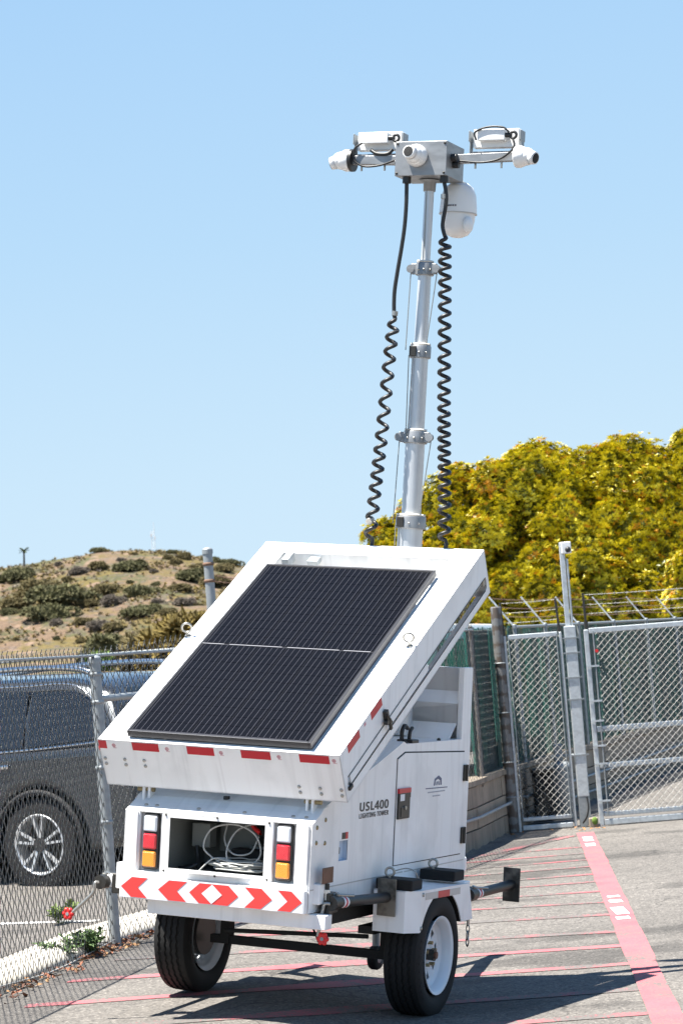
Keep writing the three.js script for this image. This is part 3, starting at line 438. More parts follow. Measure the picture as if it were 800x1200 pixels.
{
  // outline of the tree mass read at 48 m: x from .2 (left end) to beyond the right edge
  const B = .2;
  tree('low left end of the yellow green tree mass, rising behind the mast', 2.3, 48, B, [[-1.62, 3.75, .1, .5], [-1.35, 3.25, 0, .8], [-.7, 3.75, .3, .85], [.1, 4.2, .2, 1.0], [-.5, 2.9, -.5, 1.1], [.6, 3.3, -.6, 1.1], [1.0, 4.45, .4, .95], [.2, 2.2, -.6, 1.1]], 501, 1, 34000);
  tree('yellow green tree just right of the mast, above the white solar lid corner', 4.1, 49.5, B, [[-.5, 4.35, 0, 1.1], [.5, 4.4, .3, 1.05], [0, 3.8, -1.1, 1.2], [.9, 3.9, -.9, 1.1], [-.8, 3.6, -.8, 1.0], [.2, 2.8, -1.4, 1.1], [1.1, 2.9, -1.2, 1.0]], 502, 1.05, 36000);
  tree('tallest yellow green tree, behind the thin camera pole', 6.0, 50, B, [[-.6, 4.5, .2, 1.0], [.5, 4.6, .1, 1.0], [-.2, 3.95, -.8, 1.1], [.8, 4.1, -.3, 1.0], [-.7, 3.2, -1.4, 1.0], [.1, 2.8, -1.7, 1.0]], 503, 1, 32000);
  tree('dense tree at the right edge with deep dark gaps in its crown', 8.1, 51, B, [[-.9, 4.75, .2, .9], [.1, 4.7, 0, 1.05], [1.4, 4.5, .3, 1.1], [-.1, 4.0, 1.4, .8], [1.1, 3.9, 1.2, 1.0], [2.2, 3.6, 1, 1.1], [.8, 3.0, 2.0, 1.0]], 504, .95, 32000);
  tree('smaller rounded tree in front of the right edge tree, above the sliding gate', 6.75, 45.5, B, [[-.2, 2.95, 0, .7], [.3, 3.1, .1, .68], [-.65, 2.55, .1, .72], [.55, 2.5, -.1, .75], [0, 2.15, -.3, .85], [.1, 2.75, -.4, .65]], 505, 1.1, 20000);
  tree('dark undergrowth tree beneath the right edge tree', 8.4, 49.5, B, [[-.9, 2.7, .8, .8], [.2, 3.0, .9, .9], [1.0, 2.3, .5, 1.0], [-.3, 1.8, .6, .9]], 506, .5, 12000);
  tree('yellow green tree behind the slat fence, under the white lid corner', 3.6, 46.5, B, [[-.6, 2.4, 0, .8], [.3, 2.7, 0, .8], [1.1, 2.4, .2, .8], [0, 1.8, -.2, .9], [1.0, 1.6, -.2, .8]], 507, .95, 20000);
}
// shrubs on the hill: each a clump of twiggy facets
const twig = rosette(9, .5, .16, .9, 21);
{
  seed = 9001; const place = (px, py, z0 = 238, z1 = 291) => { // march the line of sight to the slope
    const cr = Math.cos(-4.5 * Math.PI / 180), sr = Math.sin(-4.5 * Math.PI / 180), f = 3152.8; const X = (px - 400) / f, Y = (600 - py) / f; const rx = X * cr - Y * sr, ry0 = X * sr + Y * cr; const cp = Math.cos(.05386), sp = Math.sin(.05386); const ry = ry0 * cp + sp, rz = cp - ry0 * sp; for (let z = z0; z < z1; z += .25) { const x = rx / rz * z, y = 1.884 + ry / rz * z; if (y <= hillH(x, z)) return [x, z]; } return null; };
  const shrubGeo = [0, 1, 2, 3].map(v => { seed = 700 + v; const it = []; const blobs = []; for (let i = 0; i < 9; i++) blobs.push([rr(-.75, .75), rr(.05, .4), rr(-.5, .5), rr(.28, .5)]); for (let i = 0; i < 620; i++) { const b = blobs[(rnd() * 9) | 0], u = rr(-.2, 1), a = rr(0, 6.283), c = Math.sqrt(1 - u * u); const n = [c * Math.cos(a), u, c * Math.sin(a)]; it.push([b[0] + n[0] * b[3], b[1] + n[1] * b[3] * .8, b[2] + n[2] * b[3], ...n]); } return it; });
  const cols = { green: [.12, .115, .05], olive: [.15, .122, .052], grey: [.15, .125, .1], bright: [.11, .17, .035], ochre: [.17, .125, .03] };
  const shrub = (x, z, y, w, h, key, v, label) => { const o = thing('hill_shrub', label, 'shrub', Wp(x, y, z), rr(0, 1), undefined); const c = cols[key]; leafCloud('foliage', twig, LM2, shrubGeo[v & 3].map(t => { const j = rr(.6, 1.35); return [t[0] * w / 2, t[1] * h, t[2] * w / 2, t[3], t[4] + .3, t[5], Math.min(w, h * 1.6) * .32 * rr(.6, 1.2), c[0] * j, c[1] * j, c[2] * j]; }), o); mesh('stem', [rod([0, -.2, 0], [.05, h * .5, 0], .05, .03, 5)], M.bark, o); };
  const big = [[22, 672, 44, 16, 'green'], [75, 697, 75, 24, 'green'], [40, 690, 50, 22, 'olive'], [58, 716, 66, 18, 'green'], [152, 662, 40, 14, 'green'], [117, 662, 22, 10, 'olive'], [90, 668, 24, 10, 'grey'], [165, 691, 40, 13, 'green'], [222, 673, 34, 15, 'green'], [213, 688, 30, 10, 'olive'], [120, 690, 36, 13, 'olive'], [133, 702, 40, 12, 'grey'], [165, 715, 52, 14, 'green'], [105, 706, 24, 9, 'olive'], [212, 704, 26, 10, 'grey'], [118, 732, 34, 12, 'grey'], [66, 728, 16, 9, 'grey'], [135, 734, 24, 11, 'olive'], [93, 727, 20, 9, 'olive'], [80, 678, 14, 8, 'olive'], [182, 683, 10, 6, 'green'], [153, 681, 8, 5, 'green'], [195, 652, 12, 7, 'olive'], [206, 657, 18, 8, 'olive'], [215, 651, 16, 9, 'olive'], [118, 644, 22, 6, 'dark'], [33, 653, 14, 6, 'dark'], [3, 677, 12, 12, 'green'], [262, 664, 30, 10, 'olive'], [255, 680, 34, 14, 'olive'], [200, 646, 14, 5, 'dark'], [158, 648, 8, 5, 'olive'], [232, 663, 24, 8, 'olive'], [20, 706, 40, 12, 'olive'], [10, 716, 18, 9, 'green'], [96, 750, 16, 7, 'olive'], [66, 747, 8, 7, 'green'], [20, 748, 8, 6, 'olive'], [128, 748, 12, 8, 'olive'], [184, 704, 16, 8, 'grey'], [196, 716, 22, 9, 'olive'], [70, 660, 10, 5, 'grey'], [140, 655, 10, 5, 'grey'], [180, 668, 12, 6, 'grey'], [245, 655, 26, 7, 'green'], [270, 658, 30, 8, 'green']];
  const ord = ['first', 'second', 'third', 'fourth', 'fifth', 'sixth', 'seventh', 'eighth', 'ninth', 'tenth', 'eleventh', 'twelfth', 'thirteenth', 'fourteenth'];
  const bandOf = b => b[4] === 'dark' ? 'on the crest of the hill' : b[1] < 676 ? 'high on the hillside' : b[1] < 705 ? 'halfway up the hillside' : 'low on the hillside'; const kindOf = { green: 'dark green shrub patch', olive: 'olive shrub patch', grey: 'grey brown dry shrub', dark: 'dark bush against the sky' };
  big.forEach((b, i) => { const [px, py, w, h, k] = b, p = place(px, py + h / 2); if (!p) return; const s = p[1] / 3152.8; const same = big.filter(c => c[4] === k && bandOf(c) === bandOf(b)).sort((c, d) => c[0] - d[0]);
    shrub(p[0], p[1], hillH(...p) - .15, w * s * 1.1, h * s * (k === 'dark' ? 1.4 : 1.25), k === 'dark' ? 'green' : k, i, `${ord[same.indexOf(b)]} ${kindOf[k]} from the left ${bandOf(b)}`); });
  // nearer bushes at the foot of the hill
  const nb = (px, z, w, h, k, label, v) => { const p = [(px - 400) / 3152.8 * z - .0785 * .05 * z * 0, z]; const y = hillH(p[0], z); shrub(p[0], z, y - .2, w, h, k, v, label); };
  nb(118, 150, 2.6, 2.1, 'green', 'dark green round bush at the foot of the hill, above the fence', 1); nb(104, 132, 2.9, 1.3, 'bright', 'bright fresh green bush at the foot of the hill', 2); nb(160, 125, 3.6, 2.6, 'olive', 'brown olive thicket at the foot of the hill, beside the ochre bushes', 3); nb(205, 118, 5.0, 2.9, 'ochre', 'ochre yellow bush at the foot of the hill, left of the tall post', 0); nb(238, 112, 4.2, 3.0, 'ochre', 'ochre yellow bush partly behind the white lid edge', 1); nb(92, 160, 1.6, 1.1, 'green', 'small green bush left of the bright green bush', 0); nb(140, 70, 6, .8, 'bright', 'low yellow green weeds behind the fence post', 2); nb(70, 75, 5, .6, 'ochre', 'low dry weeds behind the dark car roof', 1);
  // scattered low scrub, uncountable
  seed = 4242; const it = []; for (let i = 0; i < 12000; i++) { const x = rr(-52, 14), z = rr(225, 292); const n = fbm(x * .16, z * .16, 77, 3); if (n < rr(.38, .62)) continue; const c = rnd() < .45 ? cols.olive : rnd() < .5 ? cols.grey : cols.ochre; const j = rr(.7, 1.5); it.push([x, hillH(x, z) - .03, -z, rr(-.2, .2), 1, rr(-.2, .2), rr(.3, .95), c[0] * j, c[1] * j, c[2] * j]); }
  const g = leafCloud('scrub', twig, LM2, it, scene); tag(g, 'low dry scrub and grass tufts scattered over the hillside', 'scrub'); g.name = 'hill_scrub';
}
{
  const o = thing('palm_tree', 'tiny lone palm tree on the hill crest at the far left', 'tree', Wp(-34.2, 14.2, 287)); mesh('trunk', [rod([0, 0, 0], [.1, 1.75, 0], .12, .09, 7)], M.bark, o); const fr = []; for (let i = 0; i < 11; i++) { const a = i * .571; fr.push(bar([.1, 1.7, 0], [.1 + Math.cos(a) * .55, 1.72 + .3 * Math.sin(i * 2.1), Math.sin(a) * .55], .26, .05)); } mesh('crown', fr, std([.05, .07, .02], .9), o);
  const a = thing('radio_mast', 'thin white lattice radio mast on top of the hill', 'mast', Wp(-20.2, 14.9, 286)); const gs = [rod([-.16, 0, 0], [-.16, 2.0, 0], .03), rod([.16, 0, 0], [.16, 2.2, 0], .03)]; for (let i = 0; i < 7; i++) gs.push(rod([-.16, i * .28, 0], [.16, i * .28 + .28, 0], .018)); mesh('lattice', gs, M.whitePlain, a); mesh('antenna', [box(-.16, 1.5, 0, .2, .3, .1), box(.2, 1.2, 0, .16, .3, .1), rod([.16, 2.1, 0], [.16, 2.9, 0], .02)], M.whitePlain, a);
}
{ // far fence behind the cars
  const o = thing('far_fence', 'thin pipe rail fence far behind the cars at the foot of the hill', 'fence', Wp(-6, .8, 52)); const z = 52; for (let i = 0; i < 9; i++) mesh('post', [rod([-3 + i * 1.9, -.6, 0], [-3 + i * 1.9, 1.55, 0], .035)], M.galv, o); mesh('rail', [rod([-3, 1.5, 0], [12.5, 1.5, 0], .025)], M.galv, o);
  const w = thing('concrete_barrier', 'long pale concrete barrier far behind the parked cars', 'barrier', Wp(-6, .4, 50)); for (let i = 0; i < 5; i++) mesh('barrier_block', [ext(shape([[-.3, 0], [.3, 0], [.2, .3], [.1, 1.35], [-.1, 1.35], [-.2, .3]]), 2.9).rotateY(Math.PI / 2).translate(-3.5 + i * 2.95, 0, 0)], M.concrete[i % 3], w);
}
// weeds and dead leaves at the kerb
{
  const weed = (label, px, pz, n, h, col, sd) => { const y = hg(px, pz), o = thing('weed', label, 'weed', Wp(px, y, pz)); seed = sd; const gs = []; const lf = rosette(5, .07, .028, .4, sd + 1); for (let i = 0; i < n; i++) { const a = rr(0, 6.28), l = h * rr(.5, 1.1), r = rr(.02, .16); const tip = [Math.cos(a) * r, l, Math.sin(a) * r]; gs.push(rod([Math.cos(a) * .02, 0, Math.sin(a) * .02], tip, .003, .0015, 4)); for (let k = 0; k < 4; k++) { const t = .35 + .2 * k; gs.push(lf.clone().rotateY(rr(0, 6)).rotateX(rr(-.5, .5)).scale(rr(.7, 1.2), 1, rr(.7, 1.2)).translate(tip[0] * t, tip[1] * t, tip[2] * t)); } } mesh('stems', gs, col, o); };
  const w1 = std([.07, .12, .035], .8), w2 = std([.11, .16, .03], .8); w1.side = w2.side = THREE.DoubleSide;
  weed('dark green leafy weed growing at the kerb left of the fence post', -1.8, 16.85, 24, .15, w1, 61); weed('bright green weed sprouting behind the kerb at the left', -2.1, 18.2, 8, .12, w2, 62); weed('small dark green weed at the kerb beside the larger leafy weed', -1.96, 16.5, 10, .1, w1, 63);
  seed = 808; const lg = new THREE.BufferGeometry(); lg.setAttribute('position', new THREE.Float32BufferAttribute([-.03, 0, 0, 0, .008, .016, .03, .004, 0, -.03, 0, 0, .03, .004, 0, 0, .01, -.016], 3)); lg.computeVertexNormals(); const it = [];
  for (let i = 0; i < 400; i++) { const z = i < 260 ? rr(14.2, 20) : rr(16.6, 18.6); const q = fpt(z), s = Math.pow(rnd(), 2) * .22 - .03; const x = q[0] + s; const c = rnd() < .5 ? [.22, .09, .05] : rnd() < .5 ? [.3, .17, .08] : [.12, .06, .04]; it.push([x, hg(x, z) + rr(.006, .03), -z, rr(-.6, .6), 1, rr(-.6, .6), rr(.5, 1.25), ...c]); }
  const M2 = std(1, .9); M2.side = THREE.DoubleSide; const m = leafCloud('leaf_litter', lg, M2, it, scene); tag(m, 'brown dead leaves gathered along the foot of the left fence', 'leaves');
  const it2 = []; for (let i = 0; i < 40; i++) { const x = rr(1.3, 2.5), z = rr(26.4, 27.8); it2.push([x, hg(x, z) + .012, -z, rr(-.4, .4), 1, rr(-.4, .4), rr(.6, 1.3), .35, .16, .05]); } const m2 = leafCloud('gate_leaf_litter', lg, M2, it2, scene); tag(m2, 'few dry leaves lying at the foot of the gate', 'leaves');
}
// ---------------------------------------------------------------- the trailer (u right, v up, w towards the drawbar)
const G = .6163, q = (u, v, w) => [u, v + G, 1.17 - w];
const qb = (u, v, w, su, sv, sw, r = 0) => box(...q(u, v, w), su, sv, sw, r);
const qr = (a, b, r1, r2, s) => rod(q(...a), q(...b), r1, r2, s);
const trailer = thing('solar_light_tower_trailer', 'white two wheeled surveillance trailer with tilted solar panel lid and tall telescopic camera mast', 'trailer');
{
  const u = V3(.9159, -.1226, .3823), v = V3(.1243, .992, .0203), b = V3(-.3817, .029, .9238); u.normalize(); v.addScaledVector(u, -u.dot(v)).normalize(); b.crossVectors(u, v);
  trailer.quaternion.setFromRotationMatrix(new THREE.Matrix4().makeBasis(u, v, b));
  const O = V3(-.776, .7264, -13.2597); trailer.position.copy(O).addScaledVector(v, -G).addScaledVector(b, -1.17);
}
const T = trailer, AW = .504;
// plate in the (w, v) plane, thickness t towards +u
function sidePlate(pts, u0, t, holes = [], bev = 0) { const g = ext(shape(pts.map(([w, v]) => [-w, v]), holes.map(h => h.map(([w, v]) => [-w, v]))), t, bev); g.rotateY(Math.PI / 2); /* x->-z, z->x */ const p = g.attributes.position; for (let i = 0; i < p.count; i++) { const x = p.getX(i), y = p.getY(i), z = p.getZ(i); p.setXYZ(i, u0 + x, y + G, 1.17 + (-z)); } g.computeVertexNormals(); return g; }
// plate in the (u, v) plane facing the rear, from w0 towards the drawbar
function rearPlate(pts, w0, t, holes = [], bev = 0) { const g = ext(shape(pts, holes), t, bev); g.translate(0, G, 1.17 - w0 - t); return g; }
function planPrism(uw, v0, v1) { const g = ext(shape(uw.map(([u, w]) => [u, w])), v1 - v0); g.rotateX(-Math.PI / 2); return g.translate(0, v0 + G, 1.17); } // (u, w) outline raised from v0 to v1
// ribbon: profile [w,v] swept across u
function ribbon(prof, u0, u1, t) { const gs = []; for (let i = 0; i < prof.length - 1; i++) { const [w0, v0] = prof[i], [w1, v1] = prof[i + 1]; gs.push(sidePlate([[w0, v0], [w1, v1], [w1, v1 - t], [w0, v0 - t]], u0, u1 - u0)); } return gs; }
{
  const sideTop = [[.0, .43], [.098, .477], [.13, .5], [1.17, .795], [1.21, .7817], [2.18, .7817]];
  const outline = [[0, 0], ...sideTop, [2.18, 0]];
  const body = mesh('cabinet_body', [
    ...ribbon(sideTop, -AW + .004, AW - .004, .005),
    rearPlate(rectPts(-AW, .113, AW, .43), 0, .004, [rectPts(-.258, .16, .258, .408), rectPts(-.425, .135, -.3, .43 - .005), rectPts(.3, .135, .425, .43 - .005)]),
    qb(-.3625, .28, .034, .128, .31, .004), qb(.3625, .28, .034, .128, .31, .004), qb(-.302, .28, .019, .004, .3, .03), qb(.302, .28, .019, .004, .3, .03), qb(-.423, .28, .019, .004, .3, .03), qb(.423, .28, .019, .004, .3, .03),
    qb(0, .055, .002, 2 * AW, .113, .004), rearPlate(rectPts(-AW, 0, AW, .78), 2.176, .004), qb(0, .004, 1.09, 1, .008, 2.17)], M.white, T);
  mesh('side_panel', [sidePlate(outline, -AW - .002, .006)], M.white, body);
  mesh('side_panel', [sidePlate(outline, AW - .004, .006, [[[.35, .227], [.46, .227], [.46, .328], [.35, .328]]])], M.white, body);
  mesh('panel_seam', [qb(AW + .0015, .111, .62, .004, .006, 1.22), qb(AW + .0015, .11, 1.7, .004, .006, .9)], M.greyTape, body);
  mesh('corner_post', [qb(-.462, .28, -.004, .062, .29, .008, .003), qb(.462, .28, -.004, .062, .29, .008, .003)], M.white, body);
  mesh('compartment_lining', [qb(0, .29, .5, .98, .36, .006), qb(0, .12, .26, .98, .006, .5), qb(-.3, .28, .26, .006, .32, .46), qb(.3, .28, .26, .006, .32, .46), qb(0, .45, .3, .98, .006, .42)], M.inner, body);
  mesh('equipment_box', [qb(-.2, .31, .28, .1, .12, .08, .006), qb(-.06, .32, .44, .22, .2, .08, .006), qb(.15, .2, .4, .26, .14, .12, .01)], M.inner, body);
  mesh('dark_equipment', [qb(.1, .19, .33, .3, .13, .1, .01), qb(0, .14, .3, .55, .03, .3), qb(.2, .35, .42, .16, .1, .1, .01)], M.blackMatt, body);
  mesh('black_lead', [tube([[-.2, .26, .2], [-.18, .2, .18], [-.13, .15, .12], [-.05, .15, .1]].map(p => q(...p)), .012, 16), tube([[-.16, .18, .16], [-.23, .14, .12], [-.25, .135, .08]].map(p => q(...p)), .011, 12), tube([[.1, .4, .25], [.18, .35, .17], [.235, .27, .12], [.24, .18, .09], [.2, .14, .12]].map(p => q(...p)), .014, 24)], M.black, body);
  mesh('red_lead', [tube([[.08, .4, .22], [.12, .37, .19], [.16, .35, .17]].map(p => q(...p)), .012, 8)], M.redPlastic, body);
  const rv = []; for (const [uu, vv] of [[-.28, .42], [0, .425], [.28, .42], [-.28, .145], [0, .14], [.28, .145]]) rv.push(new THREE.SphereGeometry(.006, 8, 6).scale(1, 1, .6).translate(...q(uu, vv, -.002))); mesh('rivet', rv, M.darkSteel, body);
  const bt = []; for (const uu of [-.42, -.36, -.13, .12, .38, .45]) bt.push(new THREE.SphereGeometry(.011, 10, 6).scale(1, .6, 1).translate(...q(uu, .458, .055))); mesh('bolt', bt, M.steel, body);
  mesh('black_knob', [new THREE.CylinderGeometry(.016, .018, .035, 14).translate(...q(-.03, .505, .16))], M.black, body);
  mesh('access_flap', [ext(shape([[-.19, 0], [.19, 0], [.125, .045], [-.125, .045]]), .003).rotateX(Math.PI / 2 + .1).translate(...q(0, .158, -.004))], M.white, T);
  // bumper board
  const bb = mesh('bumper_board', [qb(0, .055, -.02, 1.0, .112, .036, .004)], M.white, T); const zb = -.0395;
  mesh('reflective_sheet', [qb(0, .055, zb + .0005, .985, .104, .001)], M.whiteTape, bb);
  const ch = (x0, x1, dir) => rearPlate(dir < 0 ? [[x0 + .058, .006], [x1, .006], [x1 - .052, .055], [x1, .104], [x0 + .058, .104], [x0, .055]] : [[x0, .006], [x1 - .058, .006], [x1, .055], [x1 - .058, .104], [x0, .104], [x0 + .052, .055]], zb - .0015, .001);
  // five red blocks read off the board: two pointing left, a double-ended centre with a white diamond, two pointing right
  mesh('chevron', [ch(-.49, -.345, -1)], M.redChev, bb); mesh('chevron', [ch(-.285, -.13, -1)], M.redChev, bb);
  mesh('chevron', [rearPlate([[-.075, .055], [-.02, .006], [.115, .006], [.17, .055], [.115, .104], [-.02, .104]].map(([a, b]) => [a - .02 + (a > .04 ? 0 : -.02), b]), zb - .0015, .001)], M.redChev, bb);
  mesh('diamond', [rearPlate([[-.035, .055], [.02, .008], [.075, .055], [.02, .102]].map(([a, b]) => [a - .012, b]), zb - .003, .001)], M.whiteTape, bb);
  mesh('chevron', [ch(.185, .33, 1)], M.redChev, bb); mesh('chevron', [ch(.36, .488, 1)], M.redChev, bb);
  meshes('bumper_bracket', [qb(-.52, .1, .03, .05, .13, .05, .006), qb(.515, .09, .09, .05, .1, .08, .006)], M.white, T);
  // tail lights
  for (const s of [-1, 1]) { const tl = mesh('tail_light', [qb(s * .362, .283, .016, .088, .278, .03, .014)], M.black, T); [M.lensAmber, M.lensRed, M.lensClear].forEach((m, i) => mesh('lens', [qb(s * .362, .196 + .087 * i, -.002, .072, .078, .02, .009)], m, tl)); }
  // side details
  const door = mesh('side_door', [sidePlate([[1.085, .155], [2.085, .15], [2.085, .71], [1.19, .735], [1.085, .705]], AW + .002, .005)], M.white, T);
  mesh('door_gap', [sidePlate([[1.079, .15], [2.091, .144], [2.091, .717], [1.187, .742], [1.079, .711]], AW + .0015, .002)], M.blackMatt, T);
  const lt = mesh('door_latch', [qb(AW + .012, .452, 1.175, .012, .12, .165, .01), qb(AW + .014, .515, 1.175, .01, .03, .17, .004)], M.black, door);
  mesh('latch_sticker', [qb(AW + .0145, .54, 1.175, .012, .026, .17, .003)], M.redTape, door); mesh('latch_label', [qb(AW + .0205, .505, 1.135, .001, .035, .06)], M.whiteTape, door); mesh('lock_cylinder', [new THREE.CylinderGeometry(.011, .011, .012, 14).rotateZ(Math.PI / 2).translate(...q(AW + .02, .45, 1.18))], M.steel, door); mesh('latch_paddle', [qb(AW + .019, .43, 1.175, .004, .05, .1, .004)], M.darkSteel, door);
  for (const vv of [.595, .25]) mesh('hinge', [qb(AW + .012, vv, 2.1, .014, .09, .06, .004), qr([AW + .02, vv - .045, 2.1], [AW + .02, vv + .045, 2.1], .009)], M.darkSteel, door);
  const emblem = mesh('door_emblem', [sidePlate([[1.5, .531], [1.83, .526], [1.83, .531], [1.5, .536]], AW + .0075, .001), sidePlate([[1.62, .545], [1.64, .545], [1.645, .57], [1.68, .58], [1.715, .57], [1.72, .545], [1.74, .545], [1.735, .58], [1.69, .597], [1.63, .58]], AW + .0075, .001), sidePlate([[1.655, .545], [1.67, .545], [1.675, .565], [1.66, .565]], AW + .0075, .001), sidePlate([[1.69, .545], [1.705, .545], [1.7, .565], [1.685, .565]], AW + .0075, .001)], std([.1, .12, .2], .5), door);
  const sm = []; for (let i = 0; i < 14; i++) sm.push(sidePlate(rectPts(1.535 + i * .019, .508, 1.548 + i * .019, .514), AW + .0075, .001)); for (let i = 0; i < 5; i++) sm.push(sidePlate(rectPts(1.61 + i * .024, .486, 1.627 + i * .024, .492), AW + .0075, .001)); mesh('small_print', sm, std([.35, .35, .4], .6), door);
  mesh('switch_sticker', [qb(AW + .003, .351, .405, .002, .032, .05)], M.black, T); mesh('switch_sticker', [qb(AW + .0035, .351, .44, .002, .033, .03)], M.redTape, T);
  mesh('switch_recess', [qb(AW - .025, .277, .405, .004, .1, .11), qb(AW - .012, .226, .405, .026, .004, .11), qb(AW - .012, .329, .405, .026, .004, .11), qb(AW - .012, .277, .462, .026, .1, .004)], std([.5, .6, .72], .4), T); mesh('switch_lever', [qb(AW - .008, .28, .36, .016, .035, .018, .004)], M.black, T);
  const cp = mesh('copper_plate', [qb(AW + .045, .18, .12, .006, .078, .13, .003)], M.copper, T); mesh('stem', [qr([AW + .045, .14, .12], [AW + .045, .1, .12], .011)], M.black, cp); mesh('mount', [qr([AW + .045, .11, .12], [AW + .045, .06, .12], .016)], M.cream, cp);
  const bs = []; for (const [vv, ww] of [[.444, .153], [.412, .051], [.338, .049], [.331, .156]]) bs.push(new THREE.SphereGeometry(.012, 10, 6).scale(.6, 1, 1).translate(...q(AW + .006, vv, ww))); mesh('plate_bolt', bs, M.brass, T);
  mesh('hinge_plate', [sidePlate([[-.004, .326], [.19, .326], [.19, .51], [.13, .5], [.098, .477], [-.004, .43]], AW + .002, .004)], M.white, T);
  for (const s of [-1, 1]) { const h = mesh('lid_hinge', [qb(s * .46, .52, .12, .014, .1, .05, .004), qb(s * .43, .53, .12, .014, .09, .05, .004)], M.white, T); mesh('pivot', [qr([s * .5, .53, .12], [s * .41, .53, .12], .013)], M.brass, h); }
}
{ // lettering on the side
  const font = await new FontLoader().loadAsync('fonts/droid/droid_sans_bold.typeface.json');
  const put = (txt, w0, v0, w1, h, wide) => { const g = new TextGeometry(txt, { font, size: 1, depth: .001, curveSegments: 4 }); g.computeBoundingBox(); const b = g.boundingBox; g.translate(-b.min.x, -b.min.y, 0); g.scale((w1 - w0) / (b.max.x - b.min.x), h / (b.max.y - b.min.y), 1); const p = g.attributes.position; for (let i = 0; i < p.count; i++) { const x = p.getX(i), y = p.getY(i), z = p.getZ(i); p.setXYZ(i, AW + .0025 + z, v0 + y + G + .0, 1.17 - (w0 + x)); } g.computeVertexNormals(); return g; };
  mesh('lettering', [put('USL400', .595, .459, .985, .046)], M.black, T); mesh('lettering', [put('LIGHTING TOWER', .592, .424, .99, .025)], M.black, T);
}
{ // front bulkhead on the deck
  const prof = [[1.93, .785], [2.03, .868], [2.03, .977], [2.09, 1.045], [2.09, 1.175], [2.18, 1.175]];
  const bh = mesh('bulkhead', [...ribbon(prof, -.47, .475, .004), rearPlate(rectPts(-.5, .78, .5, 1.175), 2.176, .004)], M.white, T);
  for (const s of [-1, 1]) mesh('end_post', [qb(s * .489, .978, 2.11, .032, .4, .14, .003)], M.white, bh);
  mesh('rubber_latch', [tube([[.44, .79, 1.3], [.44, .84, 1.3], [.44, .87, 1.33], [.44, .855, 1.38]].map(p => q(...p)), .012, 14), tube([[.47, .79, 1.33], [.47, .84, 1.34], [.47, .86, 1.37]].map(p => q(...p)), .011, 10), qb(.46, .79, 1.34, .09, .02, .1, .006)], M.black, T);
  mesh('deck_bolt', [new THREE.SphereGeometry(.012, 8, 6).translate(...q(.48, .785, 1.75)), new THREE.SphereGeometry(.012, 8, 6).translate(...q(.48, .785, 1.25))], M.darkSteel, T);
}
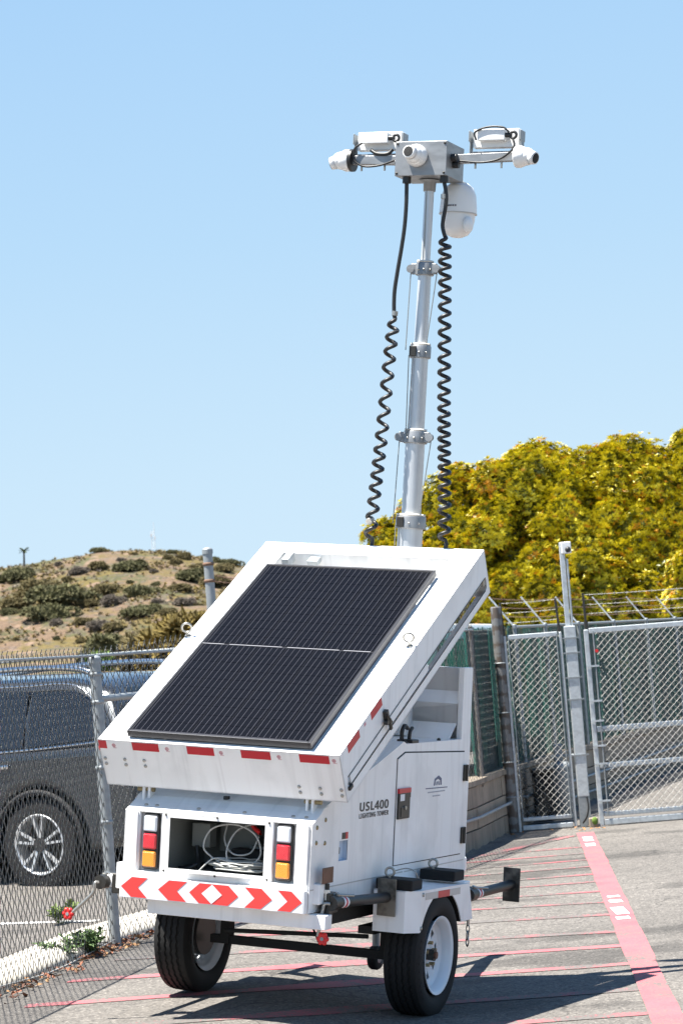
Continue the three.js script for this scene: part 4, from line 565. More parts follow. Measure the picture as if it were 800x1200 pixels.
// lid: s up the slope, h above the top face
const TAU = 28.973 * Math.PI / 180, LV = .7726, LW = -.0522, LA = .6537, LL = 2.1856, LD = .2635;
const lq = (u, s, h) => q(u, LV + s * Math.sin(TAU) + h * Math.cos(TAU), LW + s * Math.cos(TAU) - h * Math.sin(TAU));
function toLid(g) { const p = g.attributes.position; for (let i = 0; i < p.count; i++) { const r = lq(p.getX(i), -p.getZ(i), p.getY(i)); p.setXYZ(i, ...r); } g.computeVertexNormals(); return g; } // geometry drawn flat: x = u, y = h, z = -s
const lb = (u, s, h, su, ss, sh, r = 0) => toLid(box(u, h, -s, su, sh, ss, r));
{
  const t = .004; // sheet thickness
  const top = ext(shape(rectPts(-LA, 0, LA, LL), [rectPts(-.495, .04, .495, 2.06)]), t); top.rotateX(-Math.PI / 2); top.translate(0, -t, 0);
  const slot = [[.06, -.2], [.035, -.185], [.05, -.15], [2.14, -.15], [2.155, -.165], [2.15, -.215], [2.12, -.22], [.07, -.206]];
  const sideG = s => { const g = ext(shape(rectPts(0, -LD, LL, 0), s > 0 ? [slot.slice().reverse()] : []), t); const p = g.attributes.position; for (let i = 0; i < p.count; i++) { const a = p.getX(i), b = p.getY(i), c = p.getZ(i); p.setXYZ(i, s > 0 ? LA - t + c : -LA + t - c, b, -a); } if (s < 0) { const idx = []; } return toLid(g); };
  const lid = mesh('lid_frame', [toLid(top), sideG(1), sideG(-1), lb(0, t / 2, -LD / 2, 2 * LA, t, LD), lb(0, LL - t / 2, -LD / 2, 2 * LA, t, LD), lb(-.507, 1.05, -.075, .004, 2.02, .15), lb(.507, 1.05, -.075, .004, 2.02, .15), lb(0, 2.062, -.075, 1.016, .004, .15), lb(0, .038, -.075, 1.016, .004, .15), lb(LA - .03, LL / 2, -LD + .003, .06, LL, .004), lb(-LA + .03, LL / 2, -LD + .003, .06, LL, .004), lb(0, .03, -LD + .003, 2 * LA, .06, .004), lb(0, LL - .03, -LD + .003, 2 * LA, .06, .004), lb(0, 1.05, -.151, 1.0, 2.0, .004)], M.white, T);
  const tape = (u0, u1) => lb((u0 + u1) / 2, -.0005, -.0285, u1 - u0, .0012, .045);
  for (const [a, b] of [[-.6535, -.61], [-.467, -.32], [-.165, -.018], [.128, .286], [.439, .596]]) mesh('reflective_tape', [tape(a, b)], M.redTape, lid);
  mesh('reflective_tape', [lb(-LA - .0005, .05, -.0285, .0012, .1, .045)], M.redTape, lid);
  for (const [a, b] of [[.101, .257], [.419, .57]]) mesh('reflective_tape', [lb(LA + .0005, (a + b) / 2, -.025, .0012, b - a, .043)], M.redTape, lid);
  const mk = []; for (const uu of [-.57, -.275, .02, .33, .62]) mk.push(toLid(new THREE.TorusGeometry(.008, .0025, 4, 14).scale(1, 1, .4).translate(uu, -.03, .001)), lb(uu, -.001, -.03, .006, .001, .006), lb(uu + .004, -.001, -.044, .02, .001, .002)); mk.push(lb(LA + .001, .335, -.02, .001, .022, .016)); mesh('approval_mark', mk, std([.66, .3, .33], .5), lid);
  const bo = []; for (const [uu, h] of [[-.633, -.109], [-.632, -.139], [-.523, -.108], [-.522, -.139], [-.415, -.107], [-.414, -.139], [.41, -.192], [.412, -.224], [.521, -.193], [.523, -.224], [.633, -.193], [.632, -.225]]) bo.push(toLid(new THREE.SphereGeometry(.0095, 10, 8).scale(1, 1, .7).translate(uu, h, .002))); for (const b of bo) mesh('bolt', [b], M.steel, lid);
  for (const [uu, s] of [[.617, 1.092], [-.64, 1.076]]) mesh('eye_bolt', [toLid(new THREE.TorusGeometry(.026, .006, 8, 20).rotateY(.35).translate(uu, .048, -s)), lb(uu, s, .012, .014, .014, .026), lb(uu, s, .002, .03, .03, .004)], M.steel, lid);
  mesh('toggle_latch', [lb(LA + .012, .57, -.115, .024, .03, .075, .004), lb(LA + .02, .585, -.165, .014, .022, .06, .004), toLid(rod([LA + .022, -.09, -.555], [LA + .022, -.16, -.6], .007)), toLid(rod([LA + .01, -.13, -.54], [LA + .03, -.13, -.54], .012))], M.darkSteel, lid);
  for (const s of [1, -1]) mesh('gas_strut', [toLid(rod([s * (LA - .025), -.175, -2.14], [s * (LA - .04), -.185, -1.6], .013)), toLid(rod([s * (LA - .04), -.185, -1.6], [s * (LA - .2), -.21, -1.1], .007)), lb(s * (LA - .02), 2.14, -.17, .03, .05, .05, .004)], M.steel, lid);
  mesh('prop_arm', [lb(LA - .004, .64, -.18, .006, 1.12, .044, .002)], M.white, lid);
  mesh('slot_edge', [toLid(bar([LA + .001, -.205, -.07], [LA + .001, -.219, -2.12], .003, .004)), toLid(bar([LA + .001, -.149, -.05], [LA + .001, -.149, -2.14], .003, .004)), lb(LA + .004, .05, -.205, .02, .04, .02, .004)], M.darkSteel, lid);
  mesh('side_marker', [toLid(new THREE.SphereGeometry(.026, 14, 10).scale(.7, 1, 1).translate(-LA - .012, -.075, -.05)), toLid(rod([-LA, -.075, -.05], [-LA - .015, -.075, -.05], .03))], M.redPlastic, lid);
  const li = mesh('bracket', [lb(-.45, 2.02, -.02, .04, .1, .05), lb(-.3, 2.03, -.03, .06, .06, .03)], M.galvBright, lid);
  // solar panel
  const PA = .498, S0 = .029, S1 = 1.844, PH = .0433;
  const sp = mesh('solar_panel', [lb(-PA + .0065, (S0 + S1) / 2, PH - .017, .013, S1 - S0, .034, .002), lb(PA - .0065, (S0 + S1) / 2, PH - .017, .013, S1 - S0, .034, .002), lb(0, S0 + .0065, PH - .017, 2 * PA - .027, .013, .034, .002), lb(0, S1 - .0065, PH - .017, 2 * PA - .027, .013, .034, .002)], M.frameDark, T);
  mesh('back_sheet', [lb(0, (S0 + S1) / 2, PH - .006, 2 * PA - .026, S1 - S0 - .026, .004)], M.backsheet, sp);
  const cu = (2 * PA - .04) / 6, half = (S1 - S0 - .04 - .012) / 2, cs = half / 10; const cg = box(0, 0, 0, cu - .003, .0012, cs - .002); const bus = [];
  for (let hh = 0; hh < 2; hh++) for (let i = 0; i < 6; i++) { for (let j = 0; j < 10; j++) mesh('solar_cell', [toLid(cg.clone().translate(-PA + .02 + (i + .5) * cu, PH - .003, -(S0 + .02 + hh * (half + .012) + (j + .5) * cs)))], M.cell, sp); for (let k = 0; k < 5; k++) bus.push(lb(-PA + .02 + (i + (k + .5) / 5) * cu, S0 + .02 + hh * (half + .012) + half / 2, PH - .002, 0.0016, half - .004, .0012)); }
  const bm = mesh('busbar', bus, M.busbar, sp); bm.userData.kind = 'stuff';
  for (const [a, b] of [[-.485, -.36], [-.33, -.03], [0, .29], [.315, .465]]) mesh('centre_ribbon', [lb((a + b) / 2, S0 + .02 + half + .006, PH - .0018, b - a, .0045, .0012)], M.gapWhite, sp);
  mesh('end_ribbon', [lb(-.22, S0 + .017, PH - .0018, .5, .0025, .0012), lb(.25, S0 + .017, PH - .0018, .44, .0025, .0012)], M.busbar, sp);
}
// chassis, fenders, wheels
{
  mesh('rear_beam', [qb(.11, -.04, .06, .96, .07, .08, .004)], M.white, T);
  mesh('chassis_frame', [qb(-.4, -.06, 1.25, .07, .08, 1.8), qb(.4, -.06, 1.25, .07, .08, 1.8), qb(0, -.08, 1.17, 1.2, .06, .08), qb(-.2, -.1, .6, .5, .05, .3), qb(0, -.06, 2.15, .8, .08, .06)], M.blackMatt, T);
  mesh('axle', [qb(0, -.323, 1.17, 1.1, .045, .05, .004), qb(-.46, -.23, 1.17, .05, .22, .07), qb(.46, -.23, 1.17, .05, .22, .07), qr([-.42, -.26, 1.05], [.4, -.22, 1.05], .012), qb(-.44, -.17, 1.17, .09, .04, .5), qb(.44, -.17, 1.17, .09, .04, .5)], M.blackMatt, T);
  mesh('brake_line', [tube([[.1, -.28, 1.1], [.16, -.2, .9], [.2, -.1, .7]].map(p => q(...p)), .006, 12)], M.black, T);
  mesh('drawbar', [bar(q(-.3, -.07, 2.1), q(0, -.07, 3.3), .07, .07), bar(q(.3, -.07, 2.1), q(0, -.07, 3.3), .07, .07), qb(0, -.05, 3.4, .09, .1, .2, .02)], M.white, T);
  const jw = new THREE.Group(); jw.name = 'jockey_wheel'; T.add(jw); mesh('tyre', [lathe([[.03, -.025], [.062, -.028], [.07, -.015], [.07, .015], [.062, .028], [.03, .025]], 24).rotateZ(Math.PI / 2).translate(...q(-.05, -.5, 2.3))], M.rubber, jw); mesh('rim', [new THREE.CylinderGeometry(.035, .035, .05, 16).rotateZ(Math.PI / 2).translate(...q(-.05, -.5, 2.3))], M.greyTape, jw); mesh('stem', [qr([-.05, -.5, 2.3], [-.05, -.05, 2.28], .022), qb(.0, -.48, 2.3, .02, .1, .03)], M.galv, jw);
  const arcPts = (n, r, a0, a1) => Array.from({ length: n + 1 }, (_, i) => { const a = a0 + (a1 - a0) * i / n; return [1.17 + r * Math.cos(a), -.298 + r * Math.sin(a)]; });
  for (const s of [-1, 1]) {
    const R = .335; const a0 = Math.asin((.298 - .15) / R); const arc = arcPts(20, R, Math.PI - a0, a0);
    const pts = [[.858, -.15], ...arc, [1.6, -.15], [1.64, -.15], [1.6, -.03], [1.57, .045], [.9, .06], [.858, .06]]; const U0 = s > 0 ? .752 : -.758;
    const inner = []; for (let i = 0; i < arc.length - 1; i++) { const [w0, v0] = arc[i], [w1, v1] = arc[i + 1]; inner.push(sidePlate([[w0, v0], [w1, v1], [w1 + (w1 - 1.17) * .012, v1 + (v1 + .298) * .012], [w0 + (w0 - 1.17) * .012, v0 + (v0 + .298) * .012]], s > 0 ? .52 : -.752, .232)); }
    const f = mesh('fender', [sidePlate(pts, U0, .006), ...(s > 0 ? [] : []), sidePlate([[.91, .06], [1.57, .045], [1.57, .04], [.91, .055]], s > 0 ? .506 : -.752, .246), rearPlate(s > 0 ? rectPts(.53, -.152, .7, .06) : rectPts(-.7, -.152, -.53, .06), .78, .006), planPrism([[.7, .78], [.758, .858], [.752, .862], [.696, .786]].map(([a, b]) => [a * s, b]), -.152, .06), planPrism([[.53, .78], [.7, .78], [.756, .858], [.756, .92], [.53, .92]].map(([a, b]) => [a * s, b]), .0555, .0605), qb(s * .63, -.06, 1.6, .22, .2, .006)], M.white, T);
    mesh('inner_arch', inner, M.rubber, f);
    mesh('fender_reflector', [sidePlate([[.92, .01], [1.43, 0], [1.43, .035], [.92, .045]], s > 0 ? .7585 : -.7595, .0012)], M.greyTape, f); mesh('fender_reflector', [sidePlate([[1.1, .0065], [1.27, .003], [1.27, .038], [1.1, .0415]], s > 0 ? .7592 : -.7602, .0012)], M.redTape, f);
    const fb = []; for (const [vv, ww] of [[.04, .885], [-.13, .87]]) fb.push(new THREE.SphereGeometry(.011, 8, 6).scale(.6, 1, 1).translate(...q(s * .76, vv, ww))); mesh('bolt', fb, M.steel, f);
    for (const ww of [.87, 1.49]) { mesh('rubber_block', [qb(s * .63, .088, ww, .2, .056, .15, .008)], M.rubber, f); mesh('ring_pin', [new THREE.TorusGeometry(.022, .0065, 8, 18).rotateY(.3).translate(...q(s * .585, .145, ww - .02)), qr([s * .585, .11, ww - .02], [s * .585, .13, ww - .02], .008)], M.steel, f); if (ww < 1) mesh('pin_lanyard', [tube([[s * .6, .15, ww], [s * .66, .165, ww + .03], [s * .7, .15, ww + .04], [s * .71, .12, ww + .05]].map(p => q(...p)), .003, 12)], M.steel, f); }
    if (s > 0) { const lk = []; for (let i = 0; i < 3; i++) lk.push(new THREE.TorusGeometry(.013, .0045, 6, 14).scale(.7, 1.6, 1).rotateY(i * 1.4).translate(...q(.75, -.2 - i * .035, 1.6))); lk.push(qr([.75, -.15, 1.6], [.75, -.18, 1.6], .008)); mesh('safety_chain', lk, M.steel, f); }
  }
  // wheels: axis x, outer face +x
  const wheel = new THREE.Group(); wheel.name = 'wheel'; T.add(wheel); const R = .3184;
  { const prof = []; const tw = .094; prof.push([-.075, .2]); prof.push([-.092, .222], [-.1, .255], [-.098, .285], [-.09, .305]); const K = 36; for (let i = 0; i <= K; i++) { const x = -.085 + .17 * i / K; let dep = 0; for (const c of [-.052, -.018, .018, .052]) if (Math.abs(x - c) < .005) dep = .009; prof.push([x, R - .006 * Math.pow(Math.abs(x) / .085, 4) - dep, 1]); } prof.push([.09, .305], [.098, .285], [.1, .255], [.092, .222], [.075, .2]);
    const N = 160, pos = [], idx = []; for (let j = 0; j <= N; j++) { const a = j / N * Math.PI * 2, zig = .0045 * (Math.abs(((a * 44 / (2 * Math.PI)) % 1) * 2 - 1) * 2 - 1); for (const [x, r, t] of prof) pos.push(x + (t && Math.abs(x) < .07 ? zig : 0), r * Math.cos(a), r * Math.sin(a)); } const m = prof.length; for (let j = 0; j < N; j++) for (let i = 0; i < m - 1; i++) { const a = j * m + i, b = a + 1, c = a + m, d = c + 1; idx.push(a, c, b, b, c, d); }
    let g = new THREE.BufferGeometry(); g.setAttribute('position', new THREE.Float32BufferAttribute(pos, 3)); g.setIndex(idx); g = toCreasedNormals(g, .6); mesh('tyre', [g], M.rubber, wheel);
    const letters = []; for (let i = 0; i < 9; i++) { const a = 1.2 + i * .14; letters.push(box(0, 0, 0, .003, .02, .014).translate(.0985, .275, 0).rotateX(a)); } mesh('sidewall_marks', letters, M.rubber, wheel); }
  { const lip = lathe([[.135, .03], [.155, .028], [.162, .045], [.175, .05], [.178, .085], [.198, .09], [.2045, .097], [.203, .101], [.196, .095], [.18, .091], [.17, .055], [.17, -.06], [.185, -.075], [.2, -.085], [.203, -.092]], 56).rotateZ(-Math.PI / 2);
    const holes = []; for (let i = 0; i < 8; i++) { const a = i * Math.PI / 4 + .2; const pt = (r, b) => [r * Math.cos(a + b), r * Math.sin(a + b)]; holes.push([pt(.085, 0.0), pt(.138, .2), pt(.142, 0), pt(.138, -.2)]); } const outer = []; for (let i = 0; i < 48; i++) outer.push([.158 * Math.cos(i / 48 * 6.2832), .158 * Math.sin(i / 48 * 6.2832)]); const disc = ext(shape(outer, holes), .006); disc.rotateY(Math.PI / 2).translate(.024, 0, 0);
    const cone = lathe([[.05, .03], [.075, .045], [.09, .03]], 32).rotateZ(-Math.PI / 2);
    mesh('rim', [lip, disc, cone], std([.72, .75, .78], .35), wheel);
    const ln = []; for (let i = 0; i < 5; i++) { const a = i * 1.2566; ln.push(new THREE.CylinderGeometry(.009, .01, .03, 6).rotateZ(Math.PI / 2).translate(.045, .062 * Math.cos(a), .062 * Math.sin(a))); } mesh('lug_nut', ln, M.brass, wheel);
    mesh('hub', [new THREE.CylinderGeometry(.028, .031, .05, 22).rotateZ(Math.PI / 2).translate(.05, 0, 0)], M.darkSteel, wheel); mesh('hub_cap', [new THREE.CylinderGeometry(.019, .019, .012, 18).rotateZ(Math.PI / 2).translate(.08, 0, 0)], M.copper, wheel); mesh('brake_drum', [new THREE.CylinderGeometry(.12, .12, .08, 28).rotateZ(Math.PI / 2).translate(-.03, 0, 0)], M.darkSteel, wheel); }
  wheel.position.set(...q(.655, -.298, 1.17)); const w2 = wheel.clone(); w2.position.set(...q(-.655, -.298, 1.17)); w2.rotation.y = Math.PI; T.add(w2);
  // stabiliser jacks stowed along the sides: crank at the rear end, foot plate at the front end
  function jack(u0, v0, w0, u1, v1, w1, mountU, crankPts, knob) {
    const j = mesh('stabilizer_jack', [qr([u0, v0, w0], [u1, v1, w1], .027, .027, 18)], M.black, T);
    mesh('mount', [qb(mountU, v0 - .005, w0 + .04, .05, .1, .09, .006), ...(u0 > 0 && w0 < 1 ? [qb(u0 - .03, v0 - .012, w0 - .03, .05, .125, .05, .006)] : []), qr([u0, v0, w0 - .05], [u0, v0, w0 + .03], .036, .036, 18)], M.darkSteel, j); mesh('mount_pin', [qr([u0 - .02, v0 + .035, w0 + .02], [u0 + .05, v0 + .03, w0 + .12], .007), qr([u0, v0 + .025, w0 + .02], [u0 + .01, v0 + .045, w0 + .02], .014)], M.steel, j);
    const a = V3(u0, v0, w0), b = V3(u1, v1, w1), c = t => { const p = a.clone().lerp(b, t); return [p.x, p.y, p.z]; }; mesh('label_sleeve', [qr(c(.1), c(.19), .0285, .0285, 18)], M.whiteTape, j); mesh('sleeve_mark', [qr(c(.13), c(.16), .029, .029, 18)], M.redTape, j);
    mesh('foot_plate', [bar(q(u1, v1, w1), q(u1 + (u1 - u0) * .02, v1, w1 + .007), .105, .19, .0034)], M.rubberFoot, j);
    if (crankPts) { mesh('crank_handle', [tube(crankPts.map(p => q(...p)), .0085, 30, 8)], M.steel, j); const k = []; for (let i = 0; i < 6; i++) { const a2 = i * 1.047; k.push(new THREE.SphereGeometry(.013, 8, 6).translate(.021 * Math.cos(a2), .021 * Math.sin(a2), 0)); } k.push(new THREE.CylinderGeometry(.024, .024, .02, 18).rotateX(Math.PI / 2)); mesh('crank_knob', k.map(g => g.translate(...q(...knob))), M.redPlastic, j); mesh('knob_bolt', [new THREE.CylinderGeometry(.009, .009, .026, 12).rotateX(Math.PI / 2).translate(...q(...knob))], M.galv, j); }
  }
  jack(.575, .045, .16, .607, .025, .76, .535, [[.575, .045, .1], [.555, .045, .085], [.545, .02, .09], [.53, -.06, .09], [.525, -.115, .09]], [.55, -.125, .09]);
  jack(-.69, .045, .16, -.69, .02, .76, -.62, [[-.69, .045, .1], [-.7, .045, .085], [-.705, .0, .085], [-.75, -.05, .085], [-.82, -.115, .085]], [-.845, -.125, .085]);
  jack(.675, -.045, 1.84, .715, -.03, 2.38, .61, null); jack(-.675, -.045, 1.84, -.715, -.03, 2.38, -.61, null);
  meshes('jack_carrier', [qb(.57, -.02, 1.84, .16, .09, .09, .006), qb(-.57, -.02, 1.84, .16, .09, .09, .006), qb(-.6, .05, .2, .18, .06, .07, .006)], M.white, T);
}
// mast
{
  const U = v => .174 + (v - 1.93) * .0118, MW = 1.966; const seg = (v0, v1, r0) => lathe([[.001, 0], [r0, 0], [r0, v1 - v0], [.001, v1 - v0]], 32);
  const along = (g, v0) => { const a = Math.atan(.0118); g.rotateZ(-a); return g.translate(...q(U(v0), v0, MW)); };
  for (const [v0, v1, r] of [[.79, 1.97, .07], [1.95, 2.44, .0545], [2.42, 2.92, .0465], [2.9, 3.39, .037], [3.37, 3.9, .0265]]) mesh('mast_section', [along(toCreasedNormals(seg(v0, v1, r), .6), v0)], M.mast, T);
  for (const [v0, v1, r, ear] of [[1.934, 2.005, .084, 0], [2.41, 2.48, .067, 1], [2.888, 2.959, .06, 0], [3.352, 3.423, .052, 1]]) {
    const c = mesh('mast_collar', [along(toCreasedNormals(lathe([[r - .02, 0], [r - .003, 0], [r, .004], [r, v1 - v0 - .006], [r - .003, v1 - v0], [r - .02, v1 - v0]], 32), .5), v0)], M.alu, T);
    mesh('wear_ring', [along(lathe([[r - .03, 0], [r - .004, 0], [r - .004, .012], [r - .03, .014]], 32), v1)], M.cream, c);
    const cu = U(v0); const sc = []; for (const a of [-.35, .25, .95]) sc.push(new THREE.SphereGeometry(.007, 8, 6).translate(...q(cu + r * Math.sin(a), (v0 + v1) / 2 - .006, MW - r * Math.cos(a)))); mesh('screw', sc, M.steel, c);
    if (ear) { for (const s of [-1, 1]) { mesh('pulley_ear', [qb(cu + s * (r + .006), (v0 + v1) / 2, MW - .012, .034, v1 - v0 - .012, .03, .004), new THREE.CylinderGeometry(.023, .023, .006, 20).rotateX(Math.PI / 2).translate(...q(cu + s * (r + .024), (v0 + v1) / 2, MW - .028))], M.alu, c); mesh('pulley', [new THREE.CylinderGeometry(.021, .021, .016, 18).rotateX(Math.PI / 2).translate(...q(cu + s * (r + .024), (v0 + v1) / 2, MW - .015))], M.darkSteel, c); } }
    else mesh('cable_clamp', [qb(cu - r * .35, (v0 + v1) / 2, MW - r * .95, .04, v1 - v0 - .014, .02, .003)], M.darkSteel, c);
  }
  const cab = (a, b) => qr(a, b, .0032, .0032, 5);
  mesh('mast_cable', [cab([.089, 2.44, 1.955], [.095, 1.96, 1.9]), cab([.28, 2.44, 1.955], [.235, 1.96, 1.92]), cab([.112, 3.38, 1.955], [.115, 2.93, 1.92]), cab([.27, 3.38, 1.955], [.23, 2.93, 1.93]), cab([.14, 2.9, 1.91], [.145, 2.45, 1.905]), cab([.165, 2.9, 1.91], [.158, 2.45, 1.9]), cab([.115, 1.95, 1.89], [.115, 1.6, 1.89]), cab([.14, 1.95, 1.885], [.14, 1.6, 1.885]), cab([.19, 3.88, 1.94], [.19, 3.43, 1.93])], M.steel, T);
  mesh('mast_neck', [along(lathe([[.001, 0], [.034, 0], [.036, .05], [.06, .055], [.06, .065], [.001, .065]], 28), 3.825)], M.alu, T);
  // head box
  const hb = mesh('head_box', [qb(.192, 3.987, 1.96, .305, .192, .275, .003)], M.alu, T); const hc = []; for (const [a, b] of [[.052, 4.07], [.332, 4.07], [.052, 3.905], [.332, 3.905]]) hc.push(new THREE.SphereGeometry(.008, 8, 6).scale(1, 1, .5).translate(...q(a, b, 1.822))); mesh('screw', hc, M.darkSteel, hb);
  mesh('cable_gland', [qr([.345, 4.0, 1.9], [.375, 4.0, 1.9], .022), qr([.345, 3.965, 1.93], [.38, 3.965, 1.93], .02), qr([.04, 3.975, 1.9], [.015, 3.975, 1.9], .024), qr([.1, 3.89, 1.86], [.1, 3.855, 1.86], .024), qr([.322, 3.89, 1.86], [.322, 3.855, 1.86], .024)], M.black, hb);
  // turret cameras
  function turret(base, dir, ring) { // base centre, axis direction in (u,v,w), eyeball turned to dir2
    const c = new THREE.Group(); c.name = 'turret_camera'; T.add(c); const d = V3(dir[0][0], dir[0][1], -dir[0][2]).normalize(), e = V3(dir[1][0], dir[1][1], -dir[1][2]).normalize(); const Q = new THREE.Quaternion().setFromUnitVectors(V3(0, 1, 0), d), Q2 = new THREE.Quaternion().setFromUnitVectors(V3(0, 1, 0), e); const P = V3(...q(...base)); const place = (g, Qx, off) => { g.applyQuaternion(Qx); return g.translate(P.x + off.x, P.y + off.y, P.z + off.z); }; const Z = V3(); const ball = d.clone().multiplyScalar(.062);
    mesh('housing', [place(lathe([[.001, 0], [.058, 0], [.062, .006], [.062, .03], [.054, .05], [.05, .058], [.04, .062], [.001, .062]], 32), Q, Z), place(new THREE.SphereGeometry(.05, 28, 20), Q2, ball), place(lathe([[.001, .03], [.04, .03], [.036, .052], [.034, .062], [.001, .062]], 28), Q2, ball)], M.camWhite, c);
    mesh('lens', [place(lathe([[.001, .0645], [.027, .0645], [.029, .062], [.03, .056]], 24), Q2, ball)], M.blackMatt, c); if (ring) mesh('mounting_ring', [place(new THREE.CylinderGeometry(.064, .064, .018, 28), Q, d.clone().multiplyScalar(-.01))], M.black, c);
  }
  turret([.172, 4.0, 1.822], [[0, 0, -1], [-.12, .1, -1]]);
  // arms
  for (const s of [-1, 1]) {
    const a0 = s > 0 ? .35 : .035, a1 = s > 0 ? .69 : -.275; const arm = mesh('camera_arm', [bar(q(a0, 4.0, 1.96), q(a1, 4.008, 1.96), .04, .05, .003)], M.alu, T); const ab = []; for (const t of [.35, .8]) { const uu = a0 + (a1 - a0) * t; ab.push(qr([uu, 3.98, 1.95], [uu, 3.945, 1.95], .006)); } mesh('bolt', ab, M.steel, arm);
    turret([s > 0 ? .7 : -.285, 4.008, 1.96], [[s, 0, 0], s > 0 ? [.95, -.22, -.25] : [-.95, -.3, -.15]], s < 0);
    // infrared lamp above the arm, its driver box on the near side
    const c = s > 0 ? .575 : -.12; const lamp = mesh('infrared_lamp', [qb(c, 4.118, 2.0, .27, .105, .05, .006)], M.camWhite, T);
    mesh('driver_box', [qb(c - .015, 4.128, 1.955, .16, .06, .05, .005)], M.camWhite, lamp); mesh('connector', [qr([c + .065, 4.128, 1.945], [c + .1, 4.128, 1.945], .014), new THREE.TorusGeometry(.018, .008, 8, 16).translate(...q(c + .112, 4.126, 1.94))], M.black, lamp);
    for (const e of [-1, 1]) mesh('bracket', [qb(c + e * .15, 4.075, 1.99, .006, .13, .045, .003), qb(c + e * .15, 4.128, 1.985, .008, .06, .075, .01)], M.galv, lamp); mesh('bracket_base', [qb(c, 4.042, 1.99, .3, .006, .03)], M.alu, lamp);
    const loop = s > 0 ? [[c + .11, 4.11, 1.935], [c + .125, 4.06, 1.925], [c + .06, 4.0, 1.925], [c - .05, 3.975, 1.925], [c - .19, 3.985, 1.92]] : [[c - .09, 4.1, 1.93], [c - .13, 4.07, 1.925], [c - .135, 4.01, 1.925], [c - .08, 3.97, 1.925], [c + .02, 3.97, 1.925], [c + .13, 4.0, 1.92]]; mesh('lamp_cable', [tube(loop.map(p => q(...p)), .006, 40, 7), s > 0 ? tube([[c - .1, 4.1, 1.925], [c - .11, 4.14, 1.925], [c - .04, 4.17, 1.925], [c + .06, 4.165, 1.925], [c + .09, 4.14, 1.93]].map(p => q(...p)), .006, 30, 7) : tube([[c - .04, 4.062, 1.95], [c, 4.04, 1.94], [c + .07, 4.04, 1.94], [c + .09, 4.065, 1.95]].map(p => q(...p)), .011, 20, 7)], M.black, lamp);
  }
  // dome camera hanging below the far edge of the head box
  const dome = mesh('dome_camera', [lathe([[.001, .31], [.05, .308], [.08, .285], [.098, .24], [.104, .18], [.106, .145], [.106, .135], [.1, .132]], 40).translate(...q(.3, 3.59, 2.16))], M.camWhite, T);
  mesh('dome_eyeball', [lathe([[.098, .134], [.096, .1], [.085, .05], [.062, .018], [.03, .003], [.001, 0]], 40).translate(...q(.3, 3.59, 2.16))], M.camWhite, dome); mesh('seam_ring', [new THREE.TorusGeometry(.1055, .003, 6, 40).rotateX(Math.PI / 2).translate(...q(.3, 3.725, 2.16))], M.greyTape, dome);
  mesh('eyeball_cover', [new THREE.SphereGeometry(.046, 20, 14).scale(.55, 1.05, 1).translate(...q(.385, 3.655, 2.1))], M.camWhite, dome); mesh('dome_lettering', [0, 1, 2, 3, 4].map(i => box(0, 0, 0, i < 2 ? .014 : .009, .009, .002).translate(0, 0, .106).rotateY(-.32 + i * .13).translate(...q(.3, 3.76, 2.16))), std([.1, .1, .12], .6), dome);
  mesh('dome_mount', [qr([.3, 3.89, 2.15], [.3, 3.9, 2.15], .05), bar(q(.24, 3.905, 1.98), q(.3, 3.905, 2.17), .05, .02)], M.camWhite, dome);
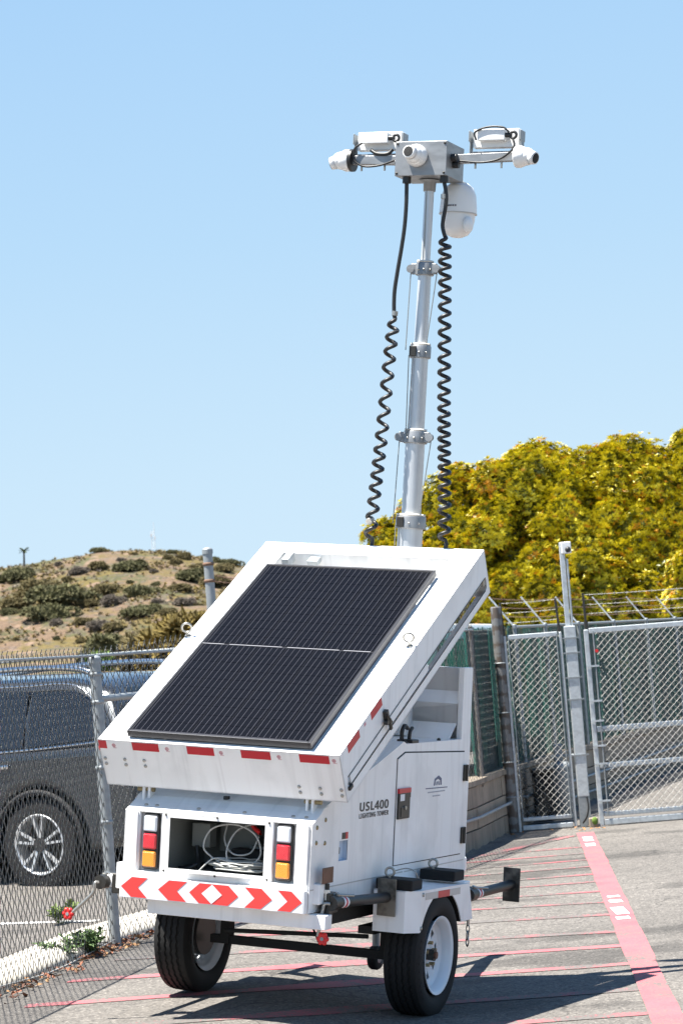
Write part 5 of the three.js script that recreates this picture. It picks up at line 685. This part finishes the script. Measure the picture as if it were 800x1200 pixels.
  // coiled cables
  function coil(top, mid, bot, turns, r, tail) { const pts = [q(...top)]; const A = V3(...top), B = V3(...mid); for (let i = 1; i < 6; i++) { const p = A.clone().lerp(B, i / 6); p.x += .012 * Math.sin(i * .9); pts.push(q(p.x, p.y, p.z)); } const n = turns * 10; for (let i = 0; i <= n; i++) { const t = i / n, a = i / 10 * 2 * Math.PI, k = Math.min(1, i / 8); const te = t - .02 * Math.sin(t * 9); const sx = mid[0] + (bot[0] - mid[0]) * t, sv = mid[1] + (bot[1] - mid[1]) * te, sw = mid[2] + (bot[2] - mid[2]) * t; pts.push(q(sx + r * k * Math.sin(a), sv, sw + r * k * Math.cos(a))); } pts.push(...tail.map(p => q(...p))); return new THREE.TubeGeometry(new THREE.CatmullRomCurve3(pts.map(p => V3(...p))), n * 2 + 60, .0115, 7); }
  mesh('coiled_cable', [coil([.1, 3.86, 1.86], [.062, 3.115, 1.86], [-.022, 1.86, 1.86], 15, .028, [[-.02, 1.76, 1.88], [.03, 1.66, 1.92], [.09, 1.62, 1.95]])], M.black, T, false);
  mesh('coiled_cable', [coil([.322, 3.86, 1.86], [.34, 3.56, 1.86], [.418, 1.86, 1.86], 27, .0285, [[.4, 1.76, 1.88], [.34, 1.66, 1.92], [.27, 1.62, 1.95]])], M.black, T, false);
  mesh('cable_clip', [qr([.325, 3.79, 1.86], [.325, 3.765, 1.86], .017), qr([.066, 3.14, 1.86], [.064, 3.115, 1.86], .017), qr([-.02, 1.98, 1.86], [-.022, 1.96, 1.83], .02)], M.steel, T);
}
{ // loose cable lying in the open compartment
  const o = thing('cable_coil', 'loose coil of pale grey cable lying in the open rear compartment of the trailer', 'cable'); T.updateMatrixWorld(true); o.position.copy(V3(...q(.07, .155, .12)).applyMatrix4(T.matrixWorld)); o.quaternion.copy(T.quaternion);
  seed = 333; const pts = []; for (let i = 0; i <= 130; i++) { const a = i / 130 * Math.PI * 2 * 6; const r = 1 + .16 * Math.sin(i * .37); pts.push([.14 * r * Math.cos(a) + rr(-.006, .006), .012 + .05 * (i / 130) + rr(-.004, .004), .075 * r * Math.sin(a)]); } 
  mesh('cable', [tube(pts, .0036, 520, 6), tube([[-.13, .06, .02], [-.18, .11, .03], [-.15, .2, .02], [-.02, .235, .02], [.1, .19, .03], [.13, .1, .03], [.08, .03, .05]], .0045, 60, 6), tube([[-.02, .02, .05], [-.05, .1, .04], [-.02, .2, 0], [.04, .235, -.03], [.1, .24, -.06]], .0045, 50, 6), tube([[-.1, .22, -.06], [-.09, .15, -.02], [-.02, .09, .02], [.06, .1, 0], [.09, .18, -.03]], .0045, 50, 6), tube([[-.18, .0, .07], [-.12, .06, .05], [-.06, .065, .04], [.02, .05, .06]], .004, 30, 6)], M.cableWhite, o);
}
renderer.render(scene, camera);
